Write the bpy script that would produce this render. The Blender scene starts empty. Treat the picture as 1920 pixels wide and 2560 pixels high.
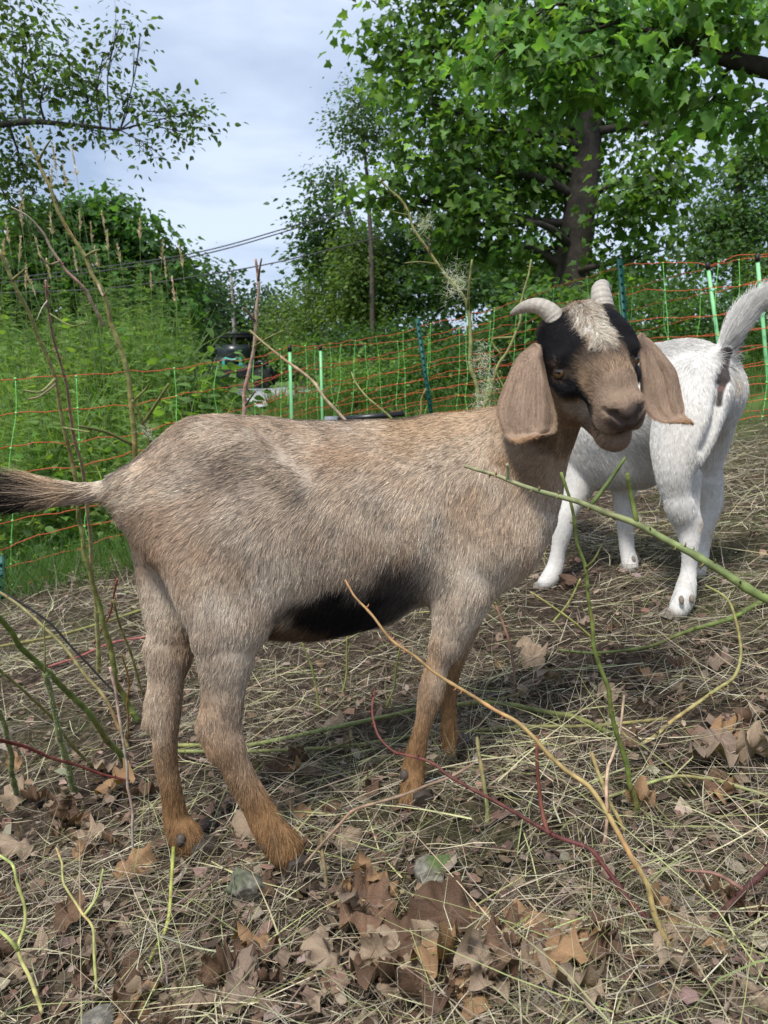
import bpy, math, random, time
import numpy as np
from mathutils import Vector, Matrix, Euler

T0 = time.time()
scene = bpy.context.scene
COL = scene.collection
rng = np.random.default_rng(7)
random.seed(7)

# ------------------------------------------------------------------ camera
PITCH = math.radians(8.3)
CAM_H = 0.69
cam_data = bpy.data.cameras.new('camera')
cam = bpy.data.objects.new('camera', cam_data)
COL.objects.link(cam)
cam.location = (0, 0, CAM_H)
cam.rotation_euler = (math.pi / 2 - PITCH, 0, 0)
cam_data.sensor_fit = 'HORIZONTAL'
cam_data.sensor_width = 36.0
cam_data.lens = 36.0
cam_data.clip_start = 0.02
cam_data.clip_end = 2000
cam_data.dof.use_dof = True
cam_data.dof.focus_distance = 1.22
cam_data.dof.aperture_fstop = 16.0
scene.camera = cam

# ------------------------------------------------------------------ world, sun, exposure
SUN_EL, SUN_AZ = math.radians(58), math.radians(-150)     # azimuth measured from +Y (view direction) towards +X
world = bpy.data.worlds.new('World')
scene.world = world
world.use_nodes = True
wn, wl = world.node_tree.nodes, world.node_tree.links
wn.clear()
w_out = wn.new('ShaderNodeOutputWorld')
w_bg = wn.new('ShaderNodeBackground')
w_sky = wn.new('ShaderNodeTexSky')
w_sky.sky_type = 'NISHITA'
w_sky.sun_disc = False
w_sky.sun_elevation = SUN_EL
w_sky.sun_rotation = SUN_AZ
w_sky.air_density = 1.0
w_sky.dust_density = 2.0
w_tc = wn.new('ShaderNodeTexCoord')
w_map = wn.new('ShaderNodeMapping')
w_map.inputs['Scale'].default_value = (1.0, 1.0, 3.2)
w_n1 = wn.new('ShaderNodeTexNoise')
w_n1.inputs['Scale'].default_value = 2.1
w_n1.inputs['Detail'].default_value = 7.0
w_n1.inputs['Roughness'].default_value = 0.52
w_n1.inputs['Distortion'].default_value = 0.25
w_ramp = wn.new('ShaderNodeValToRGB')
w_ramp.color_ramp.elements[0].position = 0.40
w_ramp.color_ramp.elements[0].color = (1.6, 2.02, 2.8, 1)
w_ramp.color_ramp.elements[1].position = 0.60
w_ramp.color_ramp.elements[1].color = (3.05, 3.45, 4.15, 1)
w_mix = wn.new('ShaderNodeMixRGB')
w_mix.inputs['Fac'].default_value = 0.86
wl.new(w_tc.outputs['Generated'], w_map.inputs['Vector'])
wl.new(w_map.outputs['Vector'], w_n1.inputs['Vector'])
wl.new(w_n1.outputs['Fac'], w_ramp.inputs['Fac'])
wl.new(w_sky.outputs['Color'], w_mix.inputs['Color1'])
wl.new(w_ramp.outputs['Color'], w_mix.inputs['Color2'])
wl.new(w_mix.outputs['Color'], w_bg.inputs['Color'])
w_bg.inputs['Strength'].default_value = 0.10
wl.new(w_bg.outputs['Background'], w_out.inputs['Surface'])

sun_data = bpy.data.lights.new('sun', 'SUN')
sun = bpy.data.objects.new('sun', sun_data)
COL.objects.link(sun)
sun_data.energy = 1.5
sun_data.angle = math.radians(10)
sun_data.color = (1.0, 0.965, 0.91)
sd = Vector((math.sin(SUN_AZ) * math.cos(SUN_EL), math.cos(SUN_AZ) * math.cos(SUN_EL), math.sin(SUN_EL)))
sun.rotation_euler = sd.to_track_quat('Z', 'Y').to_euler()
sun.location = sd * 30

vs = scene.view_settings
vs.view_transform = 'Standard'
vs.look = 'None'
vs.exposure = 1.40
vs.gamma = 1.0
vs.use_curve_mapping = False
scene.render.engine = 'CYCLES'
scene.cycles.use_denoising = True
scene.cycles.max_bounces = 6
scene.cycles.diffuse_bounces = 3
scene.cycles.transparent_max_bounces = 8
scene.cycles.sample_clamp_indirect = 5.0
try:
    scene.cycles_curves.shape = 'RIBBONS'
    scene.cycles_curves.subdivisions = 1
except Exception:
    pass

# ------------------------------------------------------------------ geometry of the place
F = 1920.0
CR = np.array([1.0, 0.0, 0.0])
CF = np.array([0.0, math.cos(PITCH), -math.sin(PITCH)])
CU = np.array([0.0, math.sin(PITCH), math.cos(PITCH)])
CC = np.array([0.0, 0.0, CAM_H])


def ray(x, y):
    return CF + (x - 960.0) / F * CR + (1280.0 - y) / F * CU


def P(x, y, D):
    """world point seen at photo position x, y standing D metres ahead of the camera"""
    r = ray(x, y)
    return CC + r * (D / r[1])


def mpp(x, y, D):
    """metres covered by one photo pixel there"""
    return (D / ray(x, y)[1]) / F


def sstep(a, b, x):
    t = np.clip((x - a) / (b - a), 0, 1)
    return t * t * (3 - 2 * t)


def hash3(ix, iy, iz, seed=0):
    h = (ix.astype(np.int64) * 374761393 + iy.astype(np.int64) * 668265263 + iz.astype(np.int64) * 2147483647 + seed * 974634777) & 0xFFFFFFFF
    h = ((h ^ (h >> 13)) * 1274126177) & 0xFFFFFFFF
    h = ((h ^ (h >> 16)) * 2246822519) & 0xFFFFFFFF
    return ((h ^ (h >> 15)) & 0xFFFFFF) / float(0xFFFFFF)


NROT = []
for _k in range(8):
    _q, _r = np.linalg.qr(np.random.default_rng(50 + _k).normal(size=(3, 3)))
    NROT.append(_q)


def vnoise(p, scale, seed=0):
    """smooth noise in -1..1 at points p (n,3): two turned lattices averaged so that no rows show"""
    p = np.asarray(p, dtype=np.float64)
    return 0.72 * (vnoise1(p @ NROT[seed % 8], scale, seed) + vnoise1(p @ NROT[(seed + 3) % 8], scale * 0.83, seed + 500))


def vnoise1(p, scale, seed=0):
    q = np.asarray(p, dtype=np.float64) / scale
    i = np.floor(q).astype(np.int64)
    f = q - i
    f = f * f * (3 - 2 * f)
    out = 0
    for dx in (0, 1):
        for dy in (0, 1):
            for dz in (0, 1):
                w = (f[:, 0] if dx else 1 - f[:, 0]) * (f[:, 1] if dy else 1 - f[:, 1]) * (f[:, 2] if dz else 1 - f[:, 2])
                out = out + w * hash3(i[:, 0] + dx, i[:, 1] + dy, i[:, 2] + dz, seed)
    return out * 2 - 1


def ground_smooth(X, Y):
    X = np.asarray(X, dtype=np.float64)
    Y = np.asarray(Y, dtype=np.float64)
    side = 0.2 * np.where(np.abs(X) < 4, X, np.sign(X) * (4 + 6 * np.tanh((np.abs(X) - 4) / 6)))
    fade = 1 - 0.93 * sstep(8, 19, Y)
    Yp = np.maximum(Y, 0)
    g = np.where(Yp < 9, 0.006 * Yp ** 2, 0.486 + 0.042 * (np.minimum(Yp, 34) - 9))
    bank = 0.85 * sstep(4.1, 6.4, Y) * (1 - sstep(9, 13, Y)) * sstep(-1.05, -2.2, X)       # raised bank beyond the left fence
    return side * fade + g + bank


def ground_h(X, Y):
    X = np.asarray(X, dtype=np.float64)
    Y = np.asarray(Y, dtype=np.float64)
    sh = np.broadcast(X, Y).shape
    Xf = np.broadcast_to(X, sh).ravel()
    Yf = np.broadcast_to(Y, sh).ravel()
    p = np.stack([Xf, Yf, Xf * 0], 1)
    near = 1 - 0.6 * sstep(4, 12, Yf)
    b = (0.016 * vnoise(p, 0.33, 11) + 0.008 * vnoise(p, 0.12, 12) + 0.004 * vnoise(p, 0.05, 13)) * near
    return (ground_smooth(Xf, Yf) + b).reshape(sh)


def gh(x, y):
    return float(ground_h(np.array([x]), np.array([y]))[0])


def Dg(x, y, lift=0.0):
    """distance ahead at which the ray through a photo position meets the ground"""
    r = ray(x, y)
    lo, hi = 0.3, 60.0
    d = lo
    prev = None
    while d < hi:
        p = CC + r * (d / r[1])
        v = p[2] - lift - float(ground_smooth(p[0], p[1]))
        if v < 0:
            a, b = d / 1.03, d
            for _ in range(24):
                m = 0.5 * (a + b)
                p = CC + r * (m / r[1])
                if p[2] - lift - float(ground_smooth(p[0], p[1])) < 0:
                    b = m
                else:
                    a = m
            return 0.5 * (a + b)
        d *= 1.03
    return hi


# ------------------------------------------------------------------ helpers
def unit(v):
    v = np.asarray(v, dtype=np.float64)
    return v / (np.linalg.norm(v, axis=-1, keepdims=True) + 1e-12)


def tag(o, label=None, cat=None, group=None, kind=None):
    if label:
        o['label'] = label
    if cat:
        o['category'] = cat
    if group:
        o['group'] = group
    if kind:
        o['kind'] = kind
    return o


def empty(name, loc, label=None, cat=None, group=None):
    o = bpy.data.objects.new(name, None)
    o.empty_display_size = 0.05
    o.location = tuple(float(c) for c in loc)
    COL.objects.link(o)
    return tag(o, label, cat, group)


def mesh_data(name, V, faces, mat=None, cols=None, smooth=True):
    """V (n,3); faces: list of int arrays (m,k) of any k; cols (n,3) point colours"""
    me = bpy.data.meshes.new(name)
    V = np.asarray(V, dtype=np.float32)
    faces = [np.asarray(f, dtype=np.int32) for f in faces if len(f)]
    me.vertices.add(len(V))
    me.vertices.foreach_set('co', V.ravel())
    nl = sum(f.size for f in faces)
    npoly = sum(len(f) for f in faces)
    me.loops.add(nl)
    me.polygons.add(npoly)
    me.loops.foreach_set('vertex_index', np.concatenate([f.ravel() for f in faces]))
    tot = np.concatenate([np.full(len(f), f.shape[1], dtype=np.int32) for f in faces])
    start = np.concatenate([[0], np.cumsum(tot)[:-1]]).astype(np.int32)
    me.polygons.foreach_set('loop_start', start)
    me.polygons.foreach_set('loop_total', tot)
    if smooth:
        me.polygons.foreach_set('use_smooth', np.ones(npoly, dtype=bool))
    me.update(calc_edges=True)
    if cols is not None:
        ca = me.color_attributes.new('Col', 'FLOAT_COLOR', 'POINT')
        c4 = np.ones((len(V), 4), dtype=np.float32)
        c4[:, :3] = np.clip(cols, 0, 1)
        ca.data.foreach_set('color', c4.ravel())
    if mat:
        me.materials.append(mat)
    return me


def link(name, me, parent=None, loc=None, label=None, cat=None, group=None, kind=None):
    o = bpy.data.objects.new(name, me)
    COL.objects.link(o)
    if parent is not None:
        o.parent = parent
    if loc is not None:
        o.location = tuple(float(c) for c in loc)
    return tag(o, label, cat, group, kind)


def world_loc(o):
    l = np.array(o.location, dtype=np.float64)
    while o.parent is not None:
        o = o.parent
        l = l + np.array(o.location)
    return l


def part(name, V, faces, mat, parent, cols=None, smooth=True, label=None, kind=None):
    """mesh part with world coordinates V, under an unrotated parent"""
    me = mesh_data(name, np.asarray(V) - world_loc(parent), faces, mat, cols, smooth)
    return link(name, me, parent, None, label, None, None, kind)


def solo(name, V, faces, mat, loc, label, cat, group=None, kind=None, cols=None, smooth=True):
    me = mesh_data(name, np.asarray(V) - np.asarray(loc, dtype=np.float64), faces, mat, cols, smooth)
    return link(name, me, None, loc, label, cat, group, kind)


class MB:
    """collects verts / faces / colours"""
    def __init__(self):
        self.V, self.F, self.C, self.n = [], [], [], 0

    def add(self, V, faces, col=None):
        V = np.asarray(V, dtype=np.float64)
        self.V.append(V)
        for f in faces:
            self.F.append(np.asarray(f, dtype=np.int64) + self.n)
        if col is None:
            col = (0.5, 0.5, 0.5)
        col = np.asarray(col, dtype=np.float64)
        self.C.append(np.broadcast_to(col, (len(V), 3)))
        self.n += len(V)

    def arrays(self):
        fs = {}
        for f in self.F:
            fs.setdefault(f.shape[1], []).append(f)
        return np.concatenate(self.V), [np.concatenate(v) for v in fs.values()], np.concatenate(self.C)

    def box(self, c, s, R=None, col=None):
        v = np.array([[x, y, z] for x in (-.5, .5) for y in (-.5, .5) for z in (-.5, .5)]) * np.asarray(s)
        if R is not None:
            v = v @ np.asarray(R).T
        f = [[0, 1, 3, 2], [4, 6, 7, 5], [0, 4, 5, 1], [2, 3, 7, 6], [0, 2, 6, 4], [1, 5, 7, 3]]
        self.add(v + np.asarray(c), [np.array(f)], col)

    def tube(self, pts, radii, n=6, col=None, cap=True, rad_fn=None):
        V, Fq, Ft = tube_arrays(pts, radii, n, cap)
        if col is not None and np.ndim(col) == 2:
            c = np.repeat(np.asarray(col), n, axis=0)
            if cap:
                c = np.concatenate([c, c[:1], c[-1:]])
            col = c
        self.add(V, [Fq] + ([Ft] if cap else []), col)


def frames(pts):
    pts = np.asarray(pts, dtype=np.float64)
    t = np.gradient(pts, axis=0) if len(pts) > 2 else np.repeat(pts[1:] - pts[:1], 2, axis=0)
    t = unit(t)
    ref = np.array([0.0, 0.0, 1.0]) if abs(t[0, 2]) < 0.9 else np.array([1.0, 0.0, 0.0])
    u = np.zeros_like(t)
    prev = unit(np.cross(t[0], ref))
    for i in range(len(t)):
        prev = prev - t[i] * prev.dot(t[i])
        prev = prev / (np.linalg.norm(prev) + 1e-12)
        u[i] = prev
    return t, u, np.cross(t, u)


def tube_arrays(pts, radii, n=6, cap=True):
    pts = np.asarray(pts, dtype=np.float64)
    m = len(pts)
    r = np.broadcast_to(np.asarray(radii, dtype=np.float64), (m,))
    t, u, w = frames(pts)
    a = np.arange(n) * 2 * math.pi / n
    ring = (np.cos(a)[None, :, None] * u[:, None, :] + np.sin(a)[None, :, None] * w[:, None, :]) * r[:, None, None] + pts[:, None, :]
    V = ring.reshape(-1, 3)
    i = np.arange(m - 1)[:, None] * n
    j = np.arange(n)[None, :]
    jn = (j + 1) % n
    Fq = np.stack([i + j, i + jn, i + n + jn, i + n + j], -1).reshape(-1, 4)
    Ft = np.zeros((0, 3), dtype=int)
    if cap:
        V = np.concatenate([V, pts[:1], pts[-1:]])
        c0, c1 = m * n, m * n + 1
        k = np.arange(n)
        kn = (k + 1) % n
        Ft = np.concatenate([np.stack([np.full(n, c0), kn, k], -1), np.stack([np.full(n, c1), (m - 1) * n + k, (m - 1) * n + kn], -1)])
    return V, Fq, Ft


def spline(pts, n):
    """Catmull-Rom through pts, n samples; works on any column count"""
    p = np.asarray(pts, dtype=np.float64)
    if len(p) == 2:
        t = np.linspace(0, 1, n)[:, None]
        return p[0] * (1 - t) + p[1] * t
    seg = np.linalg.norm(np.diff(p[:, :3], axis=0), axis=1) + 1e-9
    cum = np.concatenate([[0], np.cumsum(seg)])
    s = np.linspace(0, cum[-1], n)
    k = np.clip(np.searchsorted(cum, s, side='right') - 1, 0, len(p) - 2)
    t = ((s - cum[k]) / seg[k])[:, None]
    pe = np.concatenate([[2 * p[0] - p[1]], p, [2 * p[-1] - p[-2]]])
    a, b, c, d = pe[k], pe[k + 1], pe[k + 2], pe[k + 3]
    return 0.5 * (2 * b + (c - a) * t + (2 * a - 5 * b + 4 * c - d) * t ** 2 + (3 * b - a - 3 * c + d) * t ** 3)


# ------------------------------------------------------------------ materials
def mat_new(name):
    m = bpy.data.materials.new(name)
    m.use_nodes = True
    nt = m.node_tree
    b = nt.nodes['Principled BSDF']
    return m, nt.nodes, nt.links, b


def mat_plain(name, col, rough=0.6, metal=0.0, spec=0.4, noise=0.12, scale=30.0, bump=0.0):
    m, n, l, b = mat_new(name)
    tc = n.new('ShaderNodeTexCoord')
    nz = n.new('ShaderNodeTexNoise')
    nz.inputs['Scale'].default_value = scale
    nz.inputs['Detail'].default_value = 5
    l.new(tc.outputs['Object'], nz.inputs['Vector'])
    rp = n.new('ShaderNodeValToRGB')
    c = np.array(col)
    rp.color_ramp.elements[0].position = 0.3
    rp.color_ramp.elements[1].position = 0.7
    rp.color_ramp.elements[0].color = tuple(c * (1 - noise)) + (1,)
    rp.color_ramp.elements[1].color = tuple(np.minimum(c * (1 + noise), 1)) + (1,)
    l.new(nz.outputs['Fac'], rp.inputs['Fac'])
    l.new(rp.outputs['Color'], b.inputs['Base Color'])
    b.inputs['Roughness'].default_value = rough
    b.inputs['Metallic'].default_value = metal
    b.inputs['Specular IOR Level'].default_value = spec
    if bump:
        bp = n.new('ShaderNodeBump')
        bp.inputs['Strength'].default_value = bump
        bp.inputs['Distance'].default_value = 0.01
        l.new(nz.outputs['Fac'], bp.inputs['Height'])
        l.new(bp.outputs['Normal'], b.inputs['Normal'])
    return m


def mat_attr(name, rough=0.6, spec=0.3, trans=0.0, noise=0.15, scale=40.0, bump=0.0, sheen=0.0):
    """base colour from the colour attribute, varied by fine noise; trans adds leaf translucency"""
    m, n, l, b = mat_new(name)
    at = n.new('ShaderNodeAttribute')
    at.attribute_name = 'Col'
    tc = n.new('ShaderNodeTexCoord')
    nz = n.new('ShaderNodeTexNoise')
    nz.inputs['Scale'].default_value = scale
    nz.inputs['Detail'].default_value = 4
    l.new(tc.outputs['Object'], nz.inputs['Vector'])
    mr = n.new('ShaderNodeMapRange')
    mr.inputs['From Min'].default_value = 0.25
    mr.inputs['From Max'].default_value = 0.75
    mr.inputs['To Min'].default_value = 1 - noise
    mr.inputs['To Max'].default_value = 1 + noise
    l.new(nz.outputs['Fac'], mr.inputs['Value'])
    mx = n.new('ShaderNodeVectorMath')
    mx.operation = 'SCALE'
    l.new(at.outputs['Color'], mx.inputs[0])
    l.new(mr.outputs['Result'], mx.inputs['Scale'])
    l.new(mx.outputs['Vector'], b.inputs['Base Color'])
    b.inputs['Roughness'].default_value = rough
    b.inputs['Specular IOR Level'].default_value = spec
    if bump:
        bp = n.new('ShaderNodeBump')
        bp.inputs['Strength'].default_value = bump
        bp.inputs['Distance'].default_value = 0.004
        l.new(nz.outputs['Fac'], bp.inputs['Height'])
        l.new(bp.outputs['Normal'], b.inputs['Normal'])
    if trans:
        tr = n.new('ShaderNodeBsdfTranslucent')
        sc = n.new('ShaderNodeVectorMath')
        sc.operation = 'MULTIPLY'
        sc.inputs[1].default_value = (1.5, 1.5, 0.55)
        l.new(mx.outputs['Vector'], sc.inputs[0])
        l.new(sc.outputs['Vector'], tr.inputs['Color'])
        ms = n.new('ShaderNodeMixShader')
        ms.inputs['Fac'].default_value = trans
        l.new(b.outputs['BSDF'], ms.inputs[1])
        l.new(tr.outputs['BSDF'], ms.inputs[2])
        l.new(ms.outputs['Shader'], n['Material Output'].inputs['Surface'])
    return m


M_SKIN = mat_attr('goat_skin', rough=0.8, spec=0.15, noise=0.12, scale=120)
M_FUR = mat_attr('goat_fur', rough=0.62, spec=0.16, noise=0.0)
M_HORN = mat_attr('horn', rough=0.5, spec=0.35, noise=0.14, scale=160, bump=0.4)
M_HOOF = mat_attr('hoof', rough=0.6, spec=0.3, noise=0.25, scale=120, bump=0.4)
M_LEAF = mat_attr('leaf', rough=0.5, spec=0.3, trans=0.5, noise=0.12, scale=25)
M_BARK = mat_attr('bark', rough=0.9, spec=0.15, noise=0.35, scale=18, bump=0.8)
M_STRAW = mat_attr('straw', rough=0.6, spec=0.25, trans=0.12, noise=0.1, scale=60)
M_DEAD = mat_attr('dead_leaf', rough=0.7, spec=0.25, trans=0.12, noise=0.25, scale=55, bump=0.5)
M_CANE = mat_attr('cane', rough=0.6, spec=0.25, noise=0.38, scale=70, bump=0.45)

# ------------------------------------------------------------------ sculpting: rounded cones and ellipsoids blended into one skin
class Sculpt:
    def __init__(self):
        self.prims = []

    def cone(self, a, b, ra, rb, k=0.02, L=None, s=1.0, hd=(0, 0, -1), hl=0.012, sub=False):
        M = np.eye(3)
        if L is not None:
            L = unit(L)
            M = M + np.outer(L, L) * (1.0 / s - 1.0)
        self.prims.append(dict(t='c', a=np.asarray(a, float), b=np.asarray(b, float), ra=ra, rb=rb, M=M, s=min(1.0, s) ** 0.6, k=k, hd=np.asarray(hd, float), hl=hl, sub=sub,
                               rmax=max(ra, rb) * max(1.0, s)))

    def ell(self, c, r, A=None, k=0.02, hd=(0, 0, -1), hl=0.012, sub=False):
        A = np.eye(3) if A is None else np.asarray(A, float)      # rows are the ellipsoid's axes
        self.prims.append(dict(t='e', a=np.asarray(c, float), b=np.asarray(c, float), r=np.asarray(r, float), A=A, k=k, hd=np.asarray(hd, float), hl=hl, sub=sub, rmax=max(r)))

    def chain(self, pts, k=0.02, L=None, s=1.0, hd=(0, 0, -1), hl=0.012, grow=0.0, sc=1.0):
        """pts: (x, y, D, radius in photo pixels)"""
        Q = [(P(x, y, D), (r * sc + grow) * mpp(x, y, D)) for x, y, D, r in pts]
        # round the corners of the line first, then treat the whole line as one shape
        arr = np.array([np.append(p, r) for p, r in Q])
        if len(arr) > 2:
            arr = spline(arr, (len(arr) - 1) * 5 + 1)
        M = np.eye(3)
        if L is not None:
            Lu = unit(L)
            M = M + np.outer(Lu, Lu) * (1.0 / s - 1.0)
        self.prims.append(dict(t='p', a=arr[:, :3].min(0), b=arr[:, :3].max(0), pts=arr[:, :3], rad=np.maximum(arr[:, 3], 1e-3), M=M, s=min(1.0, s) ** 0.6, k=k, hd=np.asarray(hd, float), hl=hl, sub=False,
                               rmax=arr[:, 3].max() * max(1.0, s)))

    @staticmethod
    def dist(q, p):
        if q['t'] == 'c':
            v = (p - q['a']) @ q['M'].T
            ab = q['M'] @ (q['b'] - q['a'])
            t = np.clip(v @ ab / (ab @ ab + 1e-12), 0, 1)
            w = v - t[:, None] * ab
            return (np.sqrt((w * w).sum(1)) - (q['ra'] + t * (q['rb'] - q['ra']))) * q['s']
        if q['t'] == 'p':
            best = np.full(len(p), 1e3)
            pm = p @ q['M'].T
            qm = q['pts'] @ q['M'].T
            for i in range(len(qm) - 1):
                v = pm - qm[i]
                ab = qm[i + 1] - qm[i]
                t = np.clip(v @ ab / (ab @ ab + 1e-12), 0, 1)
                w = v - t[:, None] * ab
                best = np.minimum(best, np.sqrt((w * w).sum(1)) - (q['rad'][i] + t * (q['rad'][i + 1] - q['rad'][i])))
            return best * q['s']
        v = (p - q['a']) @ q['A'].T
        k0 = np.sqrt(((v / q['r']) ** 2).sum(1)) + 1e-9
        k1 = np.sqrt(((v / q['r'] ** 2) ** 2).sum(1)) + 1e-9
        return k0 * (k0 - 1) / k1

    def eval(self, p):
        d = np.full(len(p), 1e3)
        for q in self.prims:
            if not len(p):
                break
            dq = self.dist(q, p)
            k = q['k']
            if q['sub']:
                dq = -dq
                h = np.maximum(k - np.abs(d - dq), 0) / k
                d = np.maximum(d, dq) + h * h * k * 0.25
            else:
                h = np.maximum(k - np.abs(d - dq), 0) / k
                d = np.minimum(d, dq) - h * h * k * 0.25
        return d

    def hit(self, x, y, D0, D1):
        D = np.linspace(D0, D1, 300)
        p = np.array([P(x, y, d) for d in D])
        v = self.eval(p)
        k = np.nonzero(v < 0)[0]
        return p[k[0]] if len(k) else p[-1]

    def surface(self, vox, smooth=2):
        lo = np.min([np.minimum(q['a'], q['b']) - q['rmax'] - 0.03 for q in self.prims if not q['sub']], axis=0)
        hi = np.max([np.maximum(q['a'], q['b']) + q['rmax'] + 0.03 for q in self.prims if not q['sub']], axis=0)
        B = 8
        nb = np.ceil((hi - lo) / (vox * B)).astype(int)
        N = nb * B
        bi = np.stack(np.meshgrid(*[np.arange(n) for n in nb], indexing='ij'), -1).reshape(-1, 3)
        ctr = lo + (bi + 0.5) * B * vox
        dc = self.eval(ctr)
        R = vox * B * 0.5 * 1.75 + 0.02
        G = np.where(dc < 0, -1.0, 1.0).astype(np.float32).reshape(nb)
        G = np.repeat(np.repeat(np.repeat(G, B, 0), B, 1), B, 2)
        act = np.nonzero(np.abs(dc) < R)[0]
        off = np.stack(np.meshgrid(*[np.arange(B)] * 3, indexing='ij'), -1).reshape(-1, 3)
        # per block, only the shapes that reach it
        d = np.full((len(act), B ** 3), 1e3)
        base = bi[act] * B
        pts = lo + (base[:, None, :] + off[None]) * vox
        cact = ctr[act]
        for q in self.prims:
            dq0 = self.dist(q, cact)
            sel = np.nonzero(dq0 < R + 0.06)[0]
            if not len(sel):
                continue
            if q['t'] == 'p':
                ps = pts[sel]
                dq = np.full((len(sel), B ** 3), 1e3)
                for i in range(len(q['pts']) - 1):
                    one = dict(q, pts=q['pts'][i:i + 2], rad=q['rad'][i:i + 2])
                    s2 = np.nonzero(self.dist(one, cact[sel]) < R + 0.05)[0]
                    if len(s2):
                        dq[s2] = np.minimum(dq[s2], self.dist(one, ps[s2].reshape(-1, 3)).reshape(len(s2), -1))
            else:
                dq = self.dist(q, pts[sel].reshape(-1, 3)).reshape(len(sel), -1)
            dd = d[sel]
            k = q['k']
            if q['sub']:
                dq = -dq
                h = np.maximum(k - np.abs(dd - dq), 0) / k
                d[sel] = np.maximum(dd, dq) + h * h * k * 0.25
            else:
                h = np.maximum(k - np.abs(dd - dq), 0) / k
                d[sel] = np.minimum(dd, dq) - h * h * k * 0.25
        ii = base[:, None, :] + off[None]
        G[ii[..., 0], ii[..., 1], ii[..., 2]] = d
        # naive surface nets
        S = G < 0
        c = S[:-1, :-1, :-1].astype(np.int8)
        for dx in (0, 1):
            for dy in (0, 1):
                for dz in (0, 1):
                    if dx + dy + dz:
                        c = c + S[dx:N[0] - 1 + dx, dy:N[1] - 1 + dy, dz:N[2] - 1 + dz]
        cells = np.argwhere((c > 0) & (c < 8))
        idx = np.full(c.shape, -1, dtype=np.int32)
        idx[cells[:, 0], cells[:, 1], cells[:, 2]] = np.arange(len(cells))
        cv = {}
        for dx in (0, 1):
            for dy in (0, 1):
                for dz in (0, 1):
                    cv[dx, dy, dz] = G[cells[:, 0] + dx, cells[:, 1] + dy, cells[:, 2] + dz].astype(np.float64)
        acc = np.zeros((len(cells), 3))
        cnt = np.zeros(len(cells))
        ks = list(cv)
        for i, a in enumerate(ks):
            for b in ks[i + 1:]:
                if sum(abs(x - y) for x, y in zip(a, b)) != 1:
                    continue
                va, vb = cv[a], cv[b]
                m = (va < 0) != (vb < 0)
                t = np.where(m, va / np.where(m, va - vb, 1), 0)
                pa, pb = np.array(a, float), np.array(b, float)
                acc += np.where(m[:, None], pa + t[:, None] * (pb - pa), 0)
                cnt += m
        V = lo + (cells + acc / cnt[:, None]) * vox
        faces = []
        for ax in range(3):
            sl0 = [slice(1, -1)] * 3
            sl1 = [slice(1, -1)] * 3
            sl0[ax] = slice(0, -1)
            sl1[ax] = slice(1, None)
            A0, A1 = S[tuple(sl0)], S[tuple(sl1)]
            e = np.argwhere(A0 != A1)
            flip = A0[e[:, 0], e[:, 1], e[:, 2]]
            g = e + 1
            g[:, ax] -= 1
            u, v = (ax + 1) % 3, (ax + 2) % 3
            q4 = []
            for du, dv in ((0, 0), (1, 0), (1, 1), (0, 1)):
                h = g.copy()
                h[:, u] -= du
                h[:, v] -= dv
                q4.append(idx[h[:, 0], h[:, 1], h[:, 2]])
            q4 = np.stack(q4, 1)
            q4[~flip] = q4[~flip][:, ::-1]
            faces.append(q4)
        Fq = np.concatenate(faces)
        Fq = Fq[(Fq >= 0).all(1)]
        E = np.concatenate([Fq[:, [0, 1]], Fq[:, [1, 2]], Fq[:, [2, 3]], Fq[:, [3, 0]]])
        n = len(V)
        deg = np.bincount(E[:, 0], minlength=n) + np.bincount(E[:, 1], minlength=n) + 1e-9
        for it in range(smooth):
            A = np.stack([np.bincount(E[:, 0], V[E[:, 1], j], n) + np.bincount(E[:, 1], V[E[:, 0], j], n) for j in range(3)], 1)
            V = V + (0.5 if it % 2 == 0 else 0.5) * (A / deg[:, None] - V)
        return V, Fq

    def blend(self, V):
        """hair direction and length at surface points"""
        pr = [q for q in self.prims if not q['sub']]
        dm = np.full(len(V), 1e3)
        ds = []
        for q in pr:
            dq = self.dist(q, V)
            ds.append(dq)
            dm = np.minimum(dm, dq)
        hd = np.zeros((len(V), 3))
        hl = np.zeros(len(V))
        ws = np.zeros(len(V))
        for q, dq in zip(pr, ds):
            w = np.exp(-np.clip((dq - dm) / 0.012, 0, 30))
            hd += w[:, None] * q['hd']
            hl += w * q['hl']
            ws += w
        return unit(hd), hl / ws


def vert_normals(V, Fq):
    n = np.cross(V[Fq[:, 2]] - V[Fq[:, 0]], V[Fq[:, 3 if Fq.shape[1] > 3 else 1]] - V[Fq[:, 1 if Fq.shape[1] > 3 else 0]])
    if Fq.shape[1] == 3:
        n = np.cross(V[Fq[:, 1]] - V[Fq[:, 0]], V[Fq[:, 2]] - V[Fq[:, 0]])
    out = np.stack([sum(np.bincount(Fq[:, k], n[:, j], len(V)) for k in range(Fq.shape[1])) for j in range(3)], 1)
    return unit(out)


def paint(V, base, blobs, warp=0.012, seed=3):
    """blobs: (centre, radius or radii with axes, colour, softness, strength); a coat's markings"""
    col = np.array(base, dtype=np.float64)
    if col.ndim == 1:
        col = np.repeat(col[None], len(V), 0)
    Vw = V + warp * np.stack([vnoise(V, 0.03, seed + j) + 0.5 * vnoise(V, 0.012, seed + 5 + j) for j in range(3)], 1)
    for bl in blobs:
        c, r, colr, soft, st = bl[:5]
        A = bl[5] if len(bl) > 5 else np.eye(3)
        q = ((Vw - np.asarray(c)) @ np.asarray(A).T) / np.asarray(r)
        d = np.sqrt((q * q).sum(1))
        w = st * (1 - sstep(1 - soft, 1 + soft, d))
        col = col * (1 - w[:, None]) + np.asarray(colr) * w[:, None]
    return col


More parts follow.
